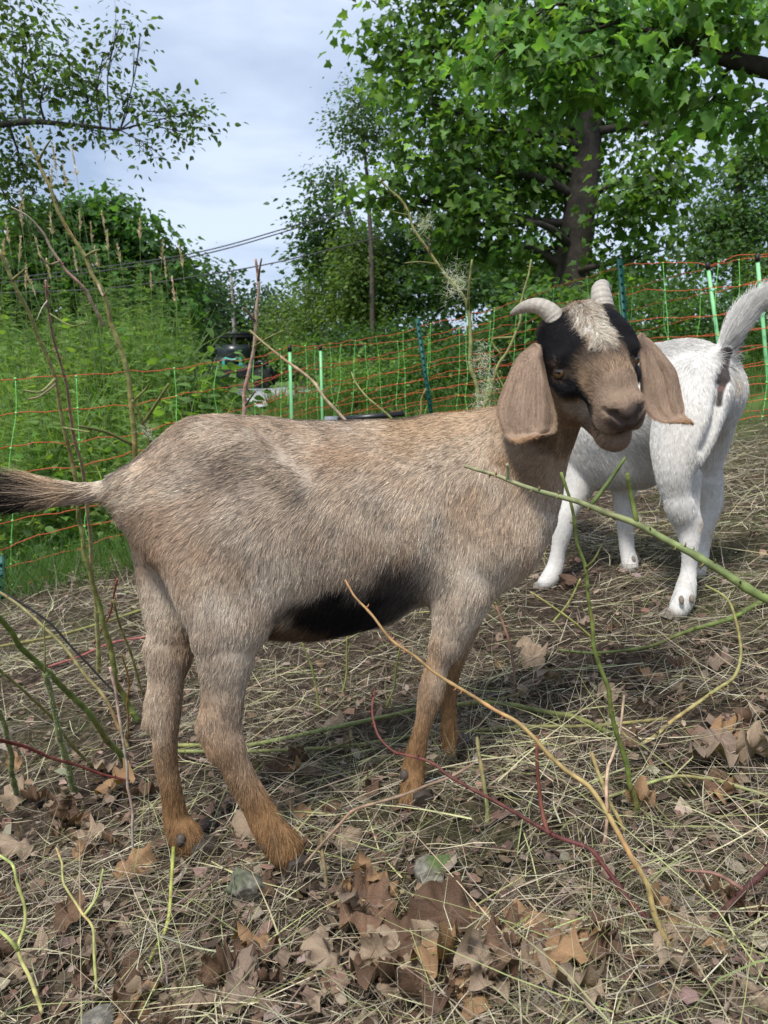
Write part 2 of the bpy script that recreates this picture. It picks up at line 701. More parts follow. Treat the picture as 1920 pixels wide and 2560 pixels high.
def over(c, col, w):
    w = np.clip(w, 0, 1)[:, None]
    return c * (1 - w) + np.asarray(col) * w


def surf_pt(V, x, y):
    """the nearest skin point behind a photo position"""
    t_ = (V - CC) @ CF
    px_ = 960 + F * ((V - CC) @ CR) / t_
    py_ = 1280 - F * ((V - CC) @ CU) / t_
    d = np.hypot(px_ - x, py_ - y)
    k = np.argsort(d)[:40]
    k = k[d[k] < d[k[0]] + 6]
    return V[k[np.argmin(t_[k])]]


def line_dist(V, pts):
    pts = np.asarray(pts)
    best = np.full(len(V), 1e3)
    for a, b in zip(pts[:-1], pts[1:]):
        ab = b - a
        t = np.clip((V - a) @ ab / (ab @ ab), 0, 1)
        best = np.minimum(best, np.linalg.norm(V - a - t[:, None] * ab, axis=1))
    return best


def fur(name, V, Fq, N, col, hd, hl, count, mat, parent, rad=0.00032, lift=0.30, seg=4, dens=None, vary=0.28, clump=0.012, seed=1, tipdark=0.0, flow=0.22, streak=0.0042, jit=0.0):
    g = np.random.default_rng(seed)
    K = Fq.shape[1]
    a = V[Fq[:, 0]]
    ar = 0.5 * np.linalg.norm(np.cross(V[Fq[:, 1]] - a, V[Fq[:, 2]] - a), axis=1)
    if K == 4:
        ar += 0.5 * np.linalg.norm(np.cross(V[Fq[:, 2]] - a, V[Fq[:, 3]] - a), axis=1)
    if dens is not None:
        ar = ar * dens[Fq].mean(1)
    cum = np.cumsum(ar)
    fi = np.searchsorted(cum, g.random(count) * cum[-1])
    fi = np.clip(fi, 0, len(Fq) - 1)
    w = g.dirichlet(np.ones(K), count)
    ix = Fq[fi]

    def lerp(A):
        return (A[ix] * (w[:, :, None] if A.ndim == 2 else w)).sum(1)
    p, n, c, h, L = lerp(V), unit(lerp(N)), lerp(col), unit(lerp(hd)), lerp(hl)
    if jit:
        # neighbouring hairs mix where two coat colours meet: take the colour a few millimetres aside
        cell = 0.0045
        lo_ = V.min(0) - 0.03
        dim = np.ceil((V.max(0) + 0.03 - lo_) / cell).astype(int) + 1
        grid = np.full(dim, -1, dtype=np.int32)
        qv = ((V - lo_) / cell).astype(int)
        grid[qv[:, 0], qv[:, 1], qv[:, 2]] = np.arange(len(V))
        qp = ((p + jit * g.normal(size=p.shape) - lo_) / cell).astype(int)
        qp = np.clip(qp, 0, dim - 1)
        hit = grid[qp[:, 0], qp[:, 1], qp[:, 2]]
        c = np.where((hit >= 0)[:, None], col[np.maximum(hit, 0)], c)
    L = L * (0.55 + 0.75 * g.random(count))
    cl = np.stack([vnoise(p, clump, seed + 20 + j) for j in range(3)], 1)
    cl2 = np.stack([vnoise(p, clump * 4, seed + 30 + j) for j in range(3)], 1)
    h = h + flow * cl + flow * cl2 + 0.10 * g.normal(size=(count, 3))
    t = unit(h - n * (h * n).sum(1, keepdims=True))
    lf = ((lerp(lift) if np.ndim(lift) else lift) * (0.7 + 0.7 * g.random(count)))[:, None]
    s = np.linspace(0, 1, seg)
    pts = np.zeros((count, seg, 3))
    for j, sj in enumerate(s):
        pts[:, j] = p + L[:, None] * (t * sj * (0.92 + 0.08 * sj) + n * lf * (sj - 0.52 * sj * sj)) - n * 0.0006
        pts[:, j] += L[:, None] * 0.05 * sj * sj * g.normal(size=(count, 3))
    rr = np.linspace(1, 0.25, seg)[None, :] * rad * (0.7 + 0.6 * g.random(count))[:, None] * np.clip(L / 0.012, 0.6, 1.5)[:, None]
    v = g.random(count)
    pr = p - world_loc(parent)
    st = vnoise(pr - t * (pr * t).sum(1, keepdims=True) * 0.86, streak, seed + 40)
    st2 = vnoise(pr - t * (pr * t).sum(1, keepdims=True) * 0.75, streak * 3.2, seed + 41)
    br = 1 + 0.8 * vary * (v - 0.5) * 2 + vary * (0.75 * st + 0.45 * st2) + 0.3 * vary * cl2[:, 1]
    br = np.where(v > 0.93, br * 1.25, br)
    c = c * np.clip(br, 0.25, 2.2)[:, None]
    cv = bpy.data.hair_curves.new(name)
    cv.add_curves([seg] * count)
    cv.points.foreach_set('position', (pts.reshape(-1, 3) - world_loc(parent)).astype(np.float32).ravel())
    at = cv.attributes.get('radius') or cv.attributes.new('radius', 'FLOAT', 'POINT')
    at.data.foreach_set('value', rr.astype(np.float32).ravel())
    ca = cv.attributes.new('Col', 'FLOAT_COLOR', 'POINT')
    c4 = np.ones((count, seg, 4), dtype=np.float32)
    c4[:, :, :3] = np.clip(c, 0, 1)[:, None, :] * np.linspace(1 - tipdark * 0.3, 1 + tipdark * 0.3, seg)[None, :, None]
    ca.data.foreach_set('color', c4.ravel())
    cv.materials.append(mat)
    o = bpy.data.objects.new(name, cv)
    COL.objects.link(o)
    o.parent = parent
    return o


# ------------------------------------------------------------------ the brown goat
def Ds(x):
    return 1.15 + (x - 430.0) * (0.17 / 770.0)


HEAD_DIR = unit(np.array([Ds(1200) * (240 / F) - Ds(430) * (-530 / F), Ds(1200) - Ds(430), 0.0]))   # the way the body points
LATB = np.array([HEAD_DIR[1], -HEAD_DIR[0], 0.0])          # towards the camera side
BACK = -HEAD_DIR
S = Sculpt()
down = np.array([0, 0, -1.0])
side = BACK * 0.55 + down * 0.83
# barrel
S.chain([(510, 1262, Ds(510), 176), (640, 1312, Ds(640), 236), (780, 1324, Ds(780), 246), (940, 1306, Ds(940), 234), (1070, 1280, Ds(1070), 212), (1160, 1262, Ds(1160), 190)],
        k=0.03, L=LATB, s=0.80, hd=side, hl=0.0148)
# rump, hips, loin
S.chain([(415, 1232, Ds(415), 100), (520, 1185, Ds(520), 124), (640, 1165, Ds(640), 100)], k=0.03, L=LATB, s=0.95, hd=BACK * 0.8 + down * 0.6, hl=0.0148)
S.chain([(372, 1262, Ds(372), 78), (420, 1300, Ds(420), 110)], k=0.03, L=LATB, s=0.9, hd=BACK * 0.4 + down * 0.9, hl=0.0133)
S.chain([(500, 1112, Ds(500), 42), (700, 1110, Ds(700), 42), (900, 1112, Ds(900), 42), (1100, 1102, Ds(1100), 44), (1215, 1088, Ds(1200), 50)], k=0.05, hd=BACK * 0.9 + down * 0.3, hl=0.0148)
for sg in (1, -1):      # hip points
    S.ell(P(545, 1120, Ds(545)) + LATB * 0.055 * sg, (0.045, 0.035, 0.03), k=0.05, hd=BACK * 0.8 + down * 0.5, hl=0.0140)
for sg in (1, -1):      # ridge from the hip point down the flank, last rib, shoulder
    S.cone(P(560, 1092, Ds(560)) + LATB * 0.060 * sg, P(690, 1200, Ds(690)) + LATB * 0.104 * sg, 0.012, 0.009, 0.035, None, 1, BACK * 0.8 + down * 0.5, 0.014)
# withers, chest
S.chain([(1110, 1165, Ds(1110), 100), (1230, 1140, Ds(1225), 88)], k=0.04, L=LATB, s=0.7, hd=BACK * 0.7 + down * 0.6, hl=0.0148)
S.chain([(1180, 1290, Ds(1180), 160), (1252, 1305, Ds(1235), 124)], k=0.04, L=LATB, s=0.85, hd=BACK * 0.35 + down * 0.9, hl=0.0133)
S.chain([(1090, 1400, Ds(1110), 96), (1225, 1388, Ds(1225), 84)], k=0.04, L=LATB, s=0.9, hd=BACK * 0.3 + down * 0.9, hl=0.0117)
# belly hang
S.chain([(690, 1500, Ds(690), 78), (800, 1506, Ds(800), 76), (930, 1468, Ds(930), 78)], k=0.05, L=LATB, s=1.0, hd=BACK * 0.6 + down * 0.7, hl=0.032)
# near shoulder blade and upper arm
NS = LATB * 0.058
a = P(1125, 1170, Ds(1125)) + NS * 0.8
b = P(1215, 1345, Ds(1215)) + NS * 1.1
c = P(1135, 1440, Ds(1135)) + NS * 1.15
S.cone(a, b, 0.040, 0.050, 0.04, LATB, 0.7, BACK * 0.3 + down, 0.016)
S.cone(b, c, 0.050, 0.042, 0.04, LATB, 0.8, BACK * 0.3 + down, 0.020)
S.cone(P(1125, 1170, Ds(1125)) - NS * 0.8, P(1215, 1345, Ds(1215)) - NS * 1.1, 0.040, 0.050, 0.04, LATB, 0.7, BACK * 0.3 + down, 0.022)
# near foreleg
DN = 1.205
S.chain([(1175, 1370, DN + 0.025, 84), (1150, 1420, DN + 0.01, 66), (1152, 1500, DN, 60), (1136, 1553, DN, 54), (1117, 1607, DN, 38.7)], k=0.045, L=LATB, s=0.85, hd=down, hl=0.013)
S.chain([(1117, 1607, DN, 38.7), (1095, 1662, DN, 30.1), (1082, 1712, DN, 32), (1076, 1742, DN, 31), (1062, 1795, DN, 22.4), (1051, 1835, DN, 21.5), (1041, 1878, DN, 24.9), (1034, 1920, DN, 28.4), (1031, 1962, DN - 0.01, 27.5), (1030, 1998, DN - 0.02, 29.2)], k=0.012, L=LATB, s=0.95, hd=down, hl=0.012)
# far foreleg
DF = 1.345
S.chain([(1165, 1420, DF, 68), (1165, 1500, DF, 55), (1152, 1600, DF, 31.7), (1134, 1655, DF, 25.5), (1122, 1700, DF, 24.6), (1121, 1740, DF, 22), (1122, 1790, DF, 19.4),
         (1123, 1828, DF, 21.1), (1130, 1860, DF, 25.5), (1141, 1888, DF - 0.01, 24.6)], k=0.012, L=LATB, s=0.95, hd=down, hl=0.012)
# near hind leg: thigh, gaskin, tendon, hock, cannon, pastern
DH = 1.095
S.chain([(500, 1280, Ds(500) - 0.05, 128), (540, 1440, DH + 0.005, 118), (566, 1535, DH, 100), (570, 1605, DH, 72), (572, 1660, DH, 58)], k=0.03, L=LATB, s=0.50, hd=BACK * 0.15 + down, hl=0.0133)
S.chain([(600, 1380, DH + 0.02, 70), (640, 1490, DH + 0.01, 36), (628, 1560, DH, 26)], k=0.04, L=LATB, s=0.6, hd=down, hl=0.0133)
S.chain([(574, 1650, DH, 52), (574, 1720, DH, 39.6), (570, 1780, DH, 37.8), (566, 1830, DH, 38.7), (577, 1880, DH, 37), (598, 1935, DH, 36.1), (636, 2002, DH, 35.3), (657, 2042, DH, 37.8), (682, 2082, DH - 0.005, 39.6), (710, 2116, DH - 0.01, 42), (720, 2142, DH - 0.01, 34)],
        k=0.012, L=LATB, s=0.75, hd=down, hl=0.013)
S.chain([(524, 1600, DH, 36), (522, 1680, DH, 20), (520, 1760, DH, 18), (523, 1818, DH, 19)], k=0.022, hd=down + BACK * 0.1, hl=0.013)
S.chain([(524, 1815, DH, 20), (548, 1860, DH, 30)], k=0.03, hd=down, hl=0.012)
# far hind leg
DK = 1.185
S.chain([(430, 1290, Ds(430) + 0.05, 105), (428, 1450, DK + 0.01, 82), (432, 1560, DK, 64), (431, 1640, DK, 46)], k=0.03, L=LATB, s=0.55, hd=down, hl=0.0133)
S.chain([(432, 1640, DK, 42), (428, 1700, DK, 32.7), (422, 1750, DK, 32.7), (416, 1800, DK, 32.7), (412, 1851, DK, 31), (417, 1918, DK, 27.5), (427, 1969, DK, 25.8), (435, 2019, DK, 27.5), (443, 2055, DK, 31.8), (464, 2092, DK - 0.005, 37), (478, 2118, DK - 0.005, 31)],
        k=0.012, L=LATB, s=0.8, hd=down, hl=0.013)
S.chain([(394, 1620, DK, 30), (390, 1690, DK, 18), (378, 1760, DK, 16), (374, 1802, DK, 17)], k=0.022, hd=down, hl=0.013)
# tail
TAILP = [(330, 1218, Ds(330), 44), (280, 1226, 1.125, 30), (220, 1232, 1.115, 24), (150, 1232, 1.10, 22), (80, 1232, 1.085, 19), (30, 1236, 1.075, 13)]
S.chain(TAILP, k=0.02, hd=BACK + np.array([0, 0, 0.0]), hl=0.042)
# neck
S.chain([(1262, 1215, 1.325, 148), (1322, 1120, 1.318, 108), (1378, 1030, 1.306, 84), (1420, 950, 1.292, 74)], k=0.04, L=LATB, s=0.80, hd=BACK * 0.45 + down * 0.9, hl=0.0117)

# ---- head, in its own frame: hf to the nose, hl_ to the goat's left, hu out of the forehead
E0 = P(1484, 893, 1.225)
hf = unit(0.105 * CR - 0.53 * CU - 0.835 * CF)
hs = 0.97 * CR + 0.20 * CU + 0.05 * CF
hs = unit(hs - hf * hs.dot(hf))
hu = np.cross(hf, hs)
if hu.dot(CU) < 0:
    hu = -hu
HA = np.stack([hf, hs, hu])


def H(f, l, u):
    return E0 + hf * f + hs * l + hu * u


fd = -hf                                                    # face hair lies back towards the poll
S.ell(H(-0.040, 0, -0.020), (0.070, 0.058, 0.060), HA, k=0.03, hd=fd, hl=0.010)
S.cone(H(-0.050, 0, 0.012), H(0.012, 0, 0.004), 0.046, 0.044, 0.02, None, 1, fd, 0.012)
S.cone(H(-0.085, 0, -0.02), H(-0.055, 0, 0.022), 0.040, 0.040, 0.03, None, 1, fd, 0.012)
for sg in (-1, 1):
    S.cone(H(-0.072, 0.040 * sg, 0.022), H(-0.026, 0.046 * sg, 0.014), 0.028, 0.026, 0.02, None, 1, -hf * 0.6 + hs * sg, 0.008)      # horn boss and brow
    S.ell(H(-0.004, 0.056 * sg, 0.008), (0.028, 0.016, 0.013), HA, k=0.014, hd=fd, hl=0.006)                                        # brow ridge
    S.ell(H(0.008, 0.048 * sg, -0.028), (0.040, 0.019, 0.020), HA, k=0.02, hd=fd + hs * sg * 0.2, hl=0.007)                          # cheek bone
    S.ell(H(-0.018, 0.036 * sg, -0.062), (0.050, 0.022, 0.036), HA, k=0.03, hd=fd * 0.8 - hu * 0.4, hl=0.010)                        # jowl
    S.cone(H(-0.065, 0.050 * sg, -0.012), H(-0.06, 0.066 * sg, -0.016), 0.022, 0.018, 0.015, None, 1, hs * sg - hu * 0.5, 0.008)     # ear root
    S.ell(H(0.122, 0.0195 * sg, -0.028), (0.020, 0.0125, 0.017), HA, k=0.016, hd=fd, hl=0.004)                                         # nostril wing
    S.ell(H(0.104, 0.020 * sg, -0.056), (0.032, 0.0145, 0.017), HA, k=0.016, hd=fd, hl=0.006)                                         # upper lip
S.cone(H(0.010, 0, -0.012), H(0.070, 0, -0.018), 0.047, 0.035, 0.02, hs, 0.95, fd, 0.007)
S.cone(H(0.068, 0, -0.020), H(0.122, 0, -0.036), 0.035, 0.0265, 0.02, hs, 1.0, fd, 0.006)
S.cone(H(0.020, 0, 0.008), H(0.090, 0, -0.002), 0.026, 0.022, 0.02, None, 1, fd, 0.007)                                             # nasal bridge
S.ell(H(0.136, 0, -0.030), (0.012, 0.016, 0.016), HA, k=0.012, hd=fd, hl=0.002)                                                     # nose pad
S.cone(H(-0.030, 0, -0.082), H(0.086, 0, -0.090), 0.034, 0.022, 0.025, hs, 1.15, fd * 0.8 - hu * 0.3, 0.010)                        # lower jaw
S.ell(H(0.098, 0, -0.094), (0.024, 0.022, 0.019), HA, k=0.014, hd=fd * 0.6 - hu * 0.6, hl=0.010)                                    # chin
# cut-outs: eye sockets, nostrils, mouth
for sg in (-1, 1):
    S.ell(H(0.013, 0.067 * sg, -0.009), (0.0155, 0.015, 0.0088), HA, k=0.005, sub=True)
    S.cone(H(0.027, 0.060 * sg, -0.016), H(0.040, 0.051 * sg, -0.024), 0.004, 0.0025, 0.006, None, 1, sub=True)
    S.cone(H(0.146, 0.008 * sg, -0.040), H(0.143, 0.017 * sg, -0.028), 0.0050, 0.0050, 0.005, None, 1, sub=True)
    S.cone(H(0.143, 0.017 * sg, -0.028), H(0.130, 0.031 * sg, -0.024), 0.0050, 0.0032, 0.005, None, 1, sub=True)
    S.cone(H(0.130, 0.000, -0.0705), H(0.104, 0.032 * sg, -0.0705), 0.0040, 0.0036, 0.006, None, 1, sub=True)
    S.cone(H(0.104, 0.032 * sg, -0.0705), H(0.056, 0.046 * sg, -0.060), 0.0036, 0.0034, 0.006, None, 1, sub=True)
S.cone(H(0.150, 0, -0.040), H(0.140, 0, -0.066), 0.0025, 0.0025, 0.008, None, 1, sub=True)                                          # philtrum

BV, BF = S.surface(0.0031, smooth=3)
BN = vert_normals(BV, BF)
BHD, BHL = S.blend(BV)
print('brown goat skin', len(BV), 'verts', round(time.time() - T0, 1), 's')

# ---- markings

TAN, PALE, ORNG = np.array([0.55, 0.43, 0.32]), np.array([0.74, 0.64, 0.52]), np.array([0.60, 0.40, 0.225])
RUST, GREY, BLACK = np.array([0.30, 0.172, 0.08]), np.array([0.24, 0.185, 0.145]), np.array([0.012, 0.011, 0.0125])
WHITE, BROWN = np.array([0.68, 0.60, 0.49]), np.array([0.21, 0.125, 0.07])
along = (BV - P(430, 1200, Ds(430))) @ HEAD_DIR             # 0 at the rump, ~0.44 at the shoulder
latd = (BV - P(430, 1200, Ds(430))) @ LATB
hgt = BV[:, 2] - ground_smooth(BV[:, 0], BV[:, 1])
nz = 0.6 * vnoise(BV, 0.07, 41) + 0.4 * vnoise(BV, 0.03, 42)
base = TAN + np.clip(nz, -1, 1)[:, None] * 0.085 * (PALE - TAN) / 0.10
base = base * (1 - 0.16 * sstep(0.0, 0.8, vnoise(BV, 0.11, 43)))[:, None]
t = sstep(0.30, 0.12, hgt + 0.03 * nz)[:, None] if False else (1 - sstep(0.10, 0.33, hgt + 0.035 * nz))[:, None]
base = base * (1 - t) + RUST * t                            # rusty lower legs
tb = np.exp(-((hgt - 0.64) / 0.06) ** 2) * sstep(0.25, 0.38, along) * (1 - sstep(0.46, 0.56, along))
base = base * (1 - 0.6 * tb[:, None]) + ORNG * 0.6 * tb[:, None]
qh = (BV - E0) @ HA.T
nk = sstep(0.47, 0.56, along + 0.02 * nz) * sstep(0.40, 0.50, hgt)
base = base * (1 - 0.6 * nk[:, None]) + np.array([0.40, 0.275, 0.175]) * 0.6 * nk[:, None]     # browner neck
near_head = np.linalg.norm(BV - H(0.02, 0, -0.03), axis=1) < 0.135
onhead = near_head | (qh[:, 0] > 0.0) & (np.linalg.norm(BV - E0, axis=1) < 0.22)


def sb(x, y, off=0.1):
    """point on the near flank under a photo position"""
    return P(x, y, Ds(x)) + LATB * off


blobs = [
    (sb(850, 1512, 0.05), (0.112, 0.13, 0.055), BLACK, 0.5, 1.0, np.stack([HEAD_DIR, LATB, [0, 0, 1]])),
    (sb(945, 1440, 0.08), (0.056, 0.09, 0.055), BLACK * 2.5, 0.5, 0.85, np.stack([unit(HEAD_DIR + [0, 0, 0.7]), LATB, unit(np.array([0, 0, 1]) - 0.7 * HEAD_DIR)])),
    (sb(760, 1495, 0.07), (0.065, 0.10, 0.028), BLACK, 0.4, 0.9, np.stack([HEAD_DIR, LATB, [0, 0, 1]])),
    (sb(725, 1575, 0.02), (0.060, 0.12, 0.026), BROWN * 0.8, 0.5, 0.9, np.stack([HEAD_DIR, LATB, [0, 0, 1]])),
    (sb(560, 1190, 0.07), (0.085, 0.08, 0.018), GREY * 1.1, 0.9, 0.5, np.stack([unit(HEAD_DIR - [0, 0, 0.5]), LATB, unit(np.array([0, 0, 1]) + 0.5 * HEAD_DIR)])),
    (sb(430, 1300, 0.05), (0.055, 0.08, 0.045), TAN * np.array([0.85, 0.72, 0.62]), 0.8, 0.7),
    (sb(720, 1240, 0.1), (0.13, 0.08, 0.05), TAN * 0.86, 0.9, 0.6),
    (sb(1140, 1520, 0.09), (0.09, 0.08, 0.10), PALE, 0.98, 0.45),
    (sb(570, 1560, 0.09), (0.06, 0.05, 0.07), PALE * 0.9, 0.8, 0.6),
    (P(1075, 1655, DN), (0.022, 0.05, 0.04), RUST * 1.1, 0.7, 0.6),
    (P(287, 1290, Ds(290)), (0.012, 0.02, 0.022), BLACK * 3, 0.6, 0.9),
    (P(270, 1305, Ds(290)), (0.014, 0.03, 0.012), BLACK * 2, 0.5, 1.0),
    (P(20, 1262, 1.075), (0.050, 0.05, 0.020), BLACK, 0.5, 1.0),
    (P(10, 1225, 1.075), (0.038, 0.05, 0.02), BLACK * 1.5, 0.5, 0.9),
    (P(130, 1215, 1.09), (0.040, 0.05, 0.016), ORNG * 0.9, 0.8, 0.7),
    (P(470, 1650, DK), (0.02, 0.02, 0.09), BROWN, 0.8, 0.5),
]
bcol = paint(BV, base, blobs, warp=0.022)
spine = [P(300, 1195, Ds(300)), P(400, 1118, Ds(400)), P(520, 1066, Ds(520)), P(800, 1066, Ds(800)), P(1100, 1056, Ds(1100)), P(1260, 1040, 1.325), P(1370, 900, 1.33)]
dsp = line_dist(BV, spine) + 0.004 * nz
w = 0.85 * (1 - sstep(0.006, 0.020, dsp))
bcol = bcol * (1 - w[:, None]) + BLACK * 2 * w[:, None]
tb_ = np.clip(-(along + 0.10), 0, 1)                        # along the tail, 0 at its root
tz = ((BV - P(120, 1234, 1.095)) @ CU) + 0.004 * nz
bcol = over(bcol, BLACK * 1.3, np.maximum(sstep(0.070, 0.092, tb_ + 0.006 * nz), 0.9 * sstep(0.035, 0.065, tb_) * sstep(0.002, -0.008, tz)))
# face: painted in the head's frame, the same on both sides
al = np.abs(qh[:, 1]) + 0.004 * vnoise(BV, 0.014, 51) + 0.003 * vnoise(BV, 0.005, 54)
f_, u_ = qh[:, 0] + 0.005 * vnoise(BV, 0.016, 52), qh[:, 2] + 0.004 * vnoise(BV, 0.016, 53)
FACE = np.array([0.36, 0.245, 0.15])
MUZ = np.array([0.33, 0.235, 0.165])
fc = np.repeat(FACE[None], len(BV), 0)


fc = over(fc, MUZ, sstep(0.075, 0.11, f_))
fc = over(fc, np.array([0.10, 0.075, 0.062]), np.exp(-((f_ - 0.056) / 0.026) ** 2) * (1 - sstep(0.026, 0.038, al)) * 0.8)          # darker bridge under the blaze
blaze_w = 0.011 + 0.009 * sstep(0.045, -0.02, f_)
blaze = (1 - sstep(blaze_w - 0.006, blaze_w + 0.008, al)) * (1 - sstep(0.028, 0.060, f_)) * sstep(-0.04, -0.01, u_)
blk = sstep(0.015, 0.025, al) * (1 - sstep(0.026, 0.064, f_)) * sstep(-0.050, -0.034, u_)                            # dome over eye
st_c = 0.040 - 0.10 * (f_ - 0.0) * 0.9                                                                                # stripe runs from the eye to the mouth corner
stripe = (1 - sstep(0.013, 0.022, np.abs(u_ + 0.010 + 0.36 * np.clip(f_, 0, 0.2)))) * sstep(0.020, 0.027, al) * sstep(0.012, 0.026, f_) * (1 - sstep(0.092, 0.108, f_))
stripe2 = (1 - sstep(0.012, 0.020, np.abs(al - (0.040 - 0.06 * np.clip(f_, 0, 0.1))))) * sstep(-0.012, -0.004, u_) * (1 - sstep(0.030, 0.055, f_)) * sstep(-0.02, 0, f_)
fc = over(fc, BLACK, np.maximum(np.maximum(blk, stripe), stripe2))
fc = over(fc, WHITE, blaze * np.clip(0.80 + 0.45 * vnoise(BV, 0.006, 57) + 0.2 * vnoise(BV, 0.02, 58), 0.25, 1))
fc = over(fc, PALE * 0.8, np.exp(-((f_ - 0.045) / 0.03) ** 2) * np.exp(-((u_ + 0.062) / 0.014) ** 2) * 0.7 * (al > 0.02))        # pale cheek under the stripe
fc = over(fc, np.array([0.12, 0.086, 0.07]), (1 - sstep(0.9, 1.15, np.sqrt(((f_ - 0.142) / 0.020) ** 2 + (al / 0.026) ** 2 + ((u_ + 0.038) / 0.022) ** 2))) * 0.95)
fc = over(fc, np.array([0.045, 0.032, 0.028]), (1 - sstep(0.003, 0.007, np.abs(u_ + 0.0695))) * sstep(0.06, 0.08, f_) * 0.8)
eye_d = np.sqrt(((f_ - 0.013) / 0.021) ** 2 + ((al - 0.064) / 0.02) ** 2 + ((u_ + 0.009) / 0.0145) ** 2)
fc = over(fc, np.array([0.16, 0.105, 0.072]), (1 - sstep(0.8, 1.25, eye_d)) * 0.9)
fc = over(fc, np.array([0.02, 0.016, 0.014]), (1 - sstep(0.55, 0.72, eye_d)))
fc = over(fc, np.array([0.10, 0.07, 0.05]), (1 - sstep(0.01, 0.03, np.linalg.norm(BV - H(-0.03, 0, -0.115), axis=1))) * 0.4)
wh = sstep(0.0, 1.0, (0.150 - np.linalg.norm((BV - H(0.015, 0, -0.035)), axis=1)) / 0.030) * (1 - sstep(0.0, 0.03, -(qh[:, 0] + 0.085)))
wh = np.maximum(wh, sstep(0.02, 0.05, f_) * (np.linalg.norm(BV - E0, axis=1) < 0.22))
bcol = bcol * (1 - wh[:, None]) + fc * wh[:, None]
# hair lengths that differ with place
BHL = BHL * (1 - 0.55 * (1 - sstep(0.05, 0.20, hgt)) * 0) 
tuft = blaze * wh
BHL = BHL * (1 - wh) + wh * np.where(f_ > 0.10, 0.0055, np.where(f_ > 0.02, 0.0095, 0.0085)) + tuft * 0.011
BHD = np.where((tuft > 0.3)[:, None], unit(hf * 0.5 + hs * np.sign(qh[:, 1:2]) * 0.28 + hu * 0.2 + 0 * BHD), BHD)
tl = sstep(0.02, 0.12, -(along + 0.08))
BHL = BHL * (1 + 0.5 * tl)
tor = sstep(0.30, 0.36, hgt) * (1 - wh) * (1 - sstep(0.0, 0.03, -(along + 0.07))) * (1 - sstep(0.44, 0.50, along))
mixd = sstep(0.63, 0.47, hgt)[:, None]
flow = BACK * (0.95 - 0.72 * mixd) + down * (0.25 + 0.75 * mixd)
BHD = unit(BHD * (1 - tor[:, None]) + flow * tor[:, None])
foot = (1 - sstep(0.03, 0.09, hgt))
BHL = BHL * (1 + 0.15 * foot)
LIFT = 0.16 + 0.50 * tl + 0.20 * tuft + 0.15 * wh + 0.05 * foot
nopad = (1 - sstep(0.75, 1.0, np.sqrt(((f_ - 0.144) / 0.018) ** 2 + (al / 0.022) ** 2 + ((u_ + 0.038) / 0.020) ** 2)))
inside_cut = np.minimum(1, (1 - sstep(0.6, 0.9, eye_d)) + nopad)
DENS = np.where(wh > 0.5, 3.6, 1.0) * (1 - 0.97 * inside_cut) * np.where(hgt < 0.30, 1.5, 1.0)

gb = P(800, 2080, 1.18)
GROOT = empty('goat', (gb[0], gb[1], gh(gb[0], gb[1])), 'tan goat with black face stripes and long drooping ears looking at the camera', 'goat')
body = part('body', BV, [BF], M_SKIN, GROOT, cols=bcol * 0.8)
# lift varies: belly and tail hair stands off more
fur('fur', BV, BF, BN, bcol, BHD, BHL, 430000, M_FUR, body, rad=0.00022, lift=LIFT, dens=DENS, vary=0.74, seed=5, jit=0.0036, streak=0.0058)
print('brown goat fur', round(time.time() - T0, 1), 's')


def ear_mesh(left, right, Dl, Dr, bulge, thick=0.005, rows=30, cols=16, curl=0.02, wav=0.0045):
    """ear leaf between two edge lines (photo x, y), root first; Dl and Dr give the distance along each edge"""
    n = rows
    lp = spline(np.array([P(x, y, d) for (x, y), d in zip(left, np.linspace(Dl[0], Dl[1], len(left)))]), n)
    rp = spline(np.array([P(x, y, d) for (x, y), d in zip(right, np.linspace(Dr[0], Dr[1], len(right)))]), n)
    v = np.linspace(0, 1, cols)
    s = np.linspace(0, 1, n)
    G = lp[:, None] * (1 - v)[None, :, None] + rp[:, None] * v[None, :, None]
    b = bulge * np.sin(math.pi * v)[None, :] * (0.35 + 0.65 * np.sin(math.pi * np.clip(s * 0.85 + 0.1, 0, 1)))[:, None]
    b = b + wav * (np.sin(v * 9.0 + 1.0) + 0.6 * np.sin(v * 19.0))[None, :] * (sstep(0.08, 0.4, s) * (1 - 0.4 * sstep(0.7, 1, s)))[:, None]
    b = b + curl * (sstep(0.86, 1.0, s) ** 1.5)[:, None] + 0.010 * (np.abs(v - 0.5) * 2)[None, :] ** 6 * sstep(0.5, 0.9, s)[:, None]
    G = G - CF * b[:, :, None]
    return G


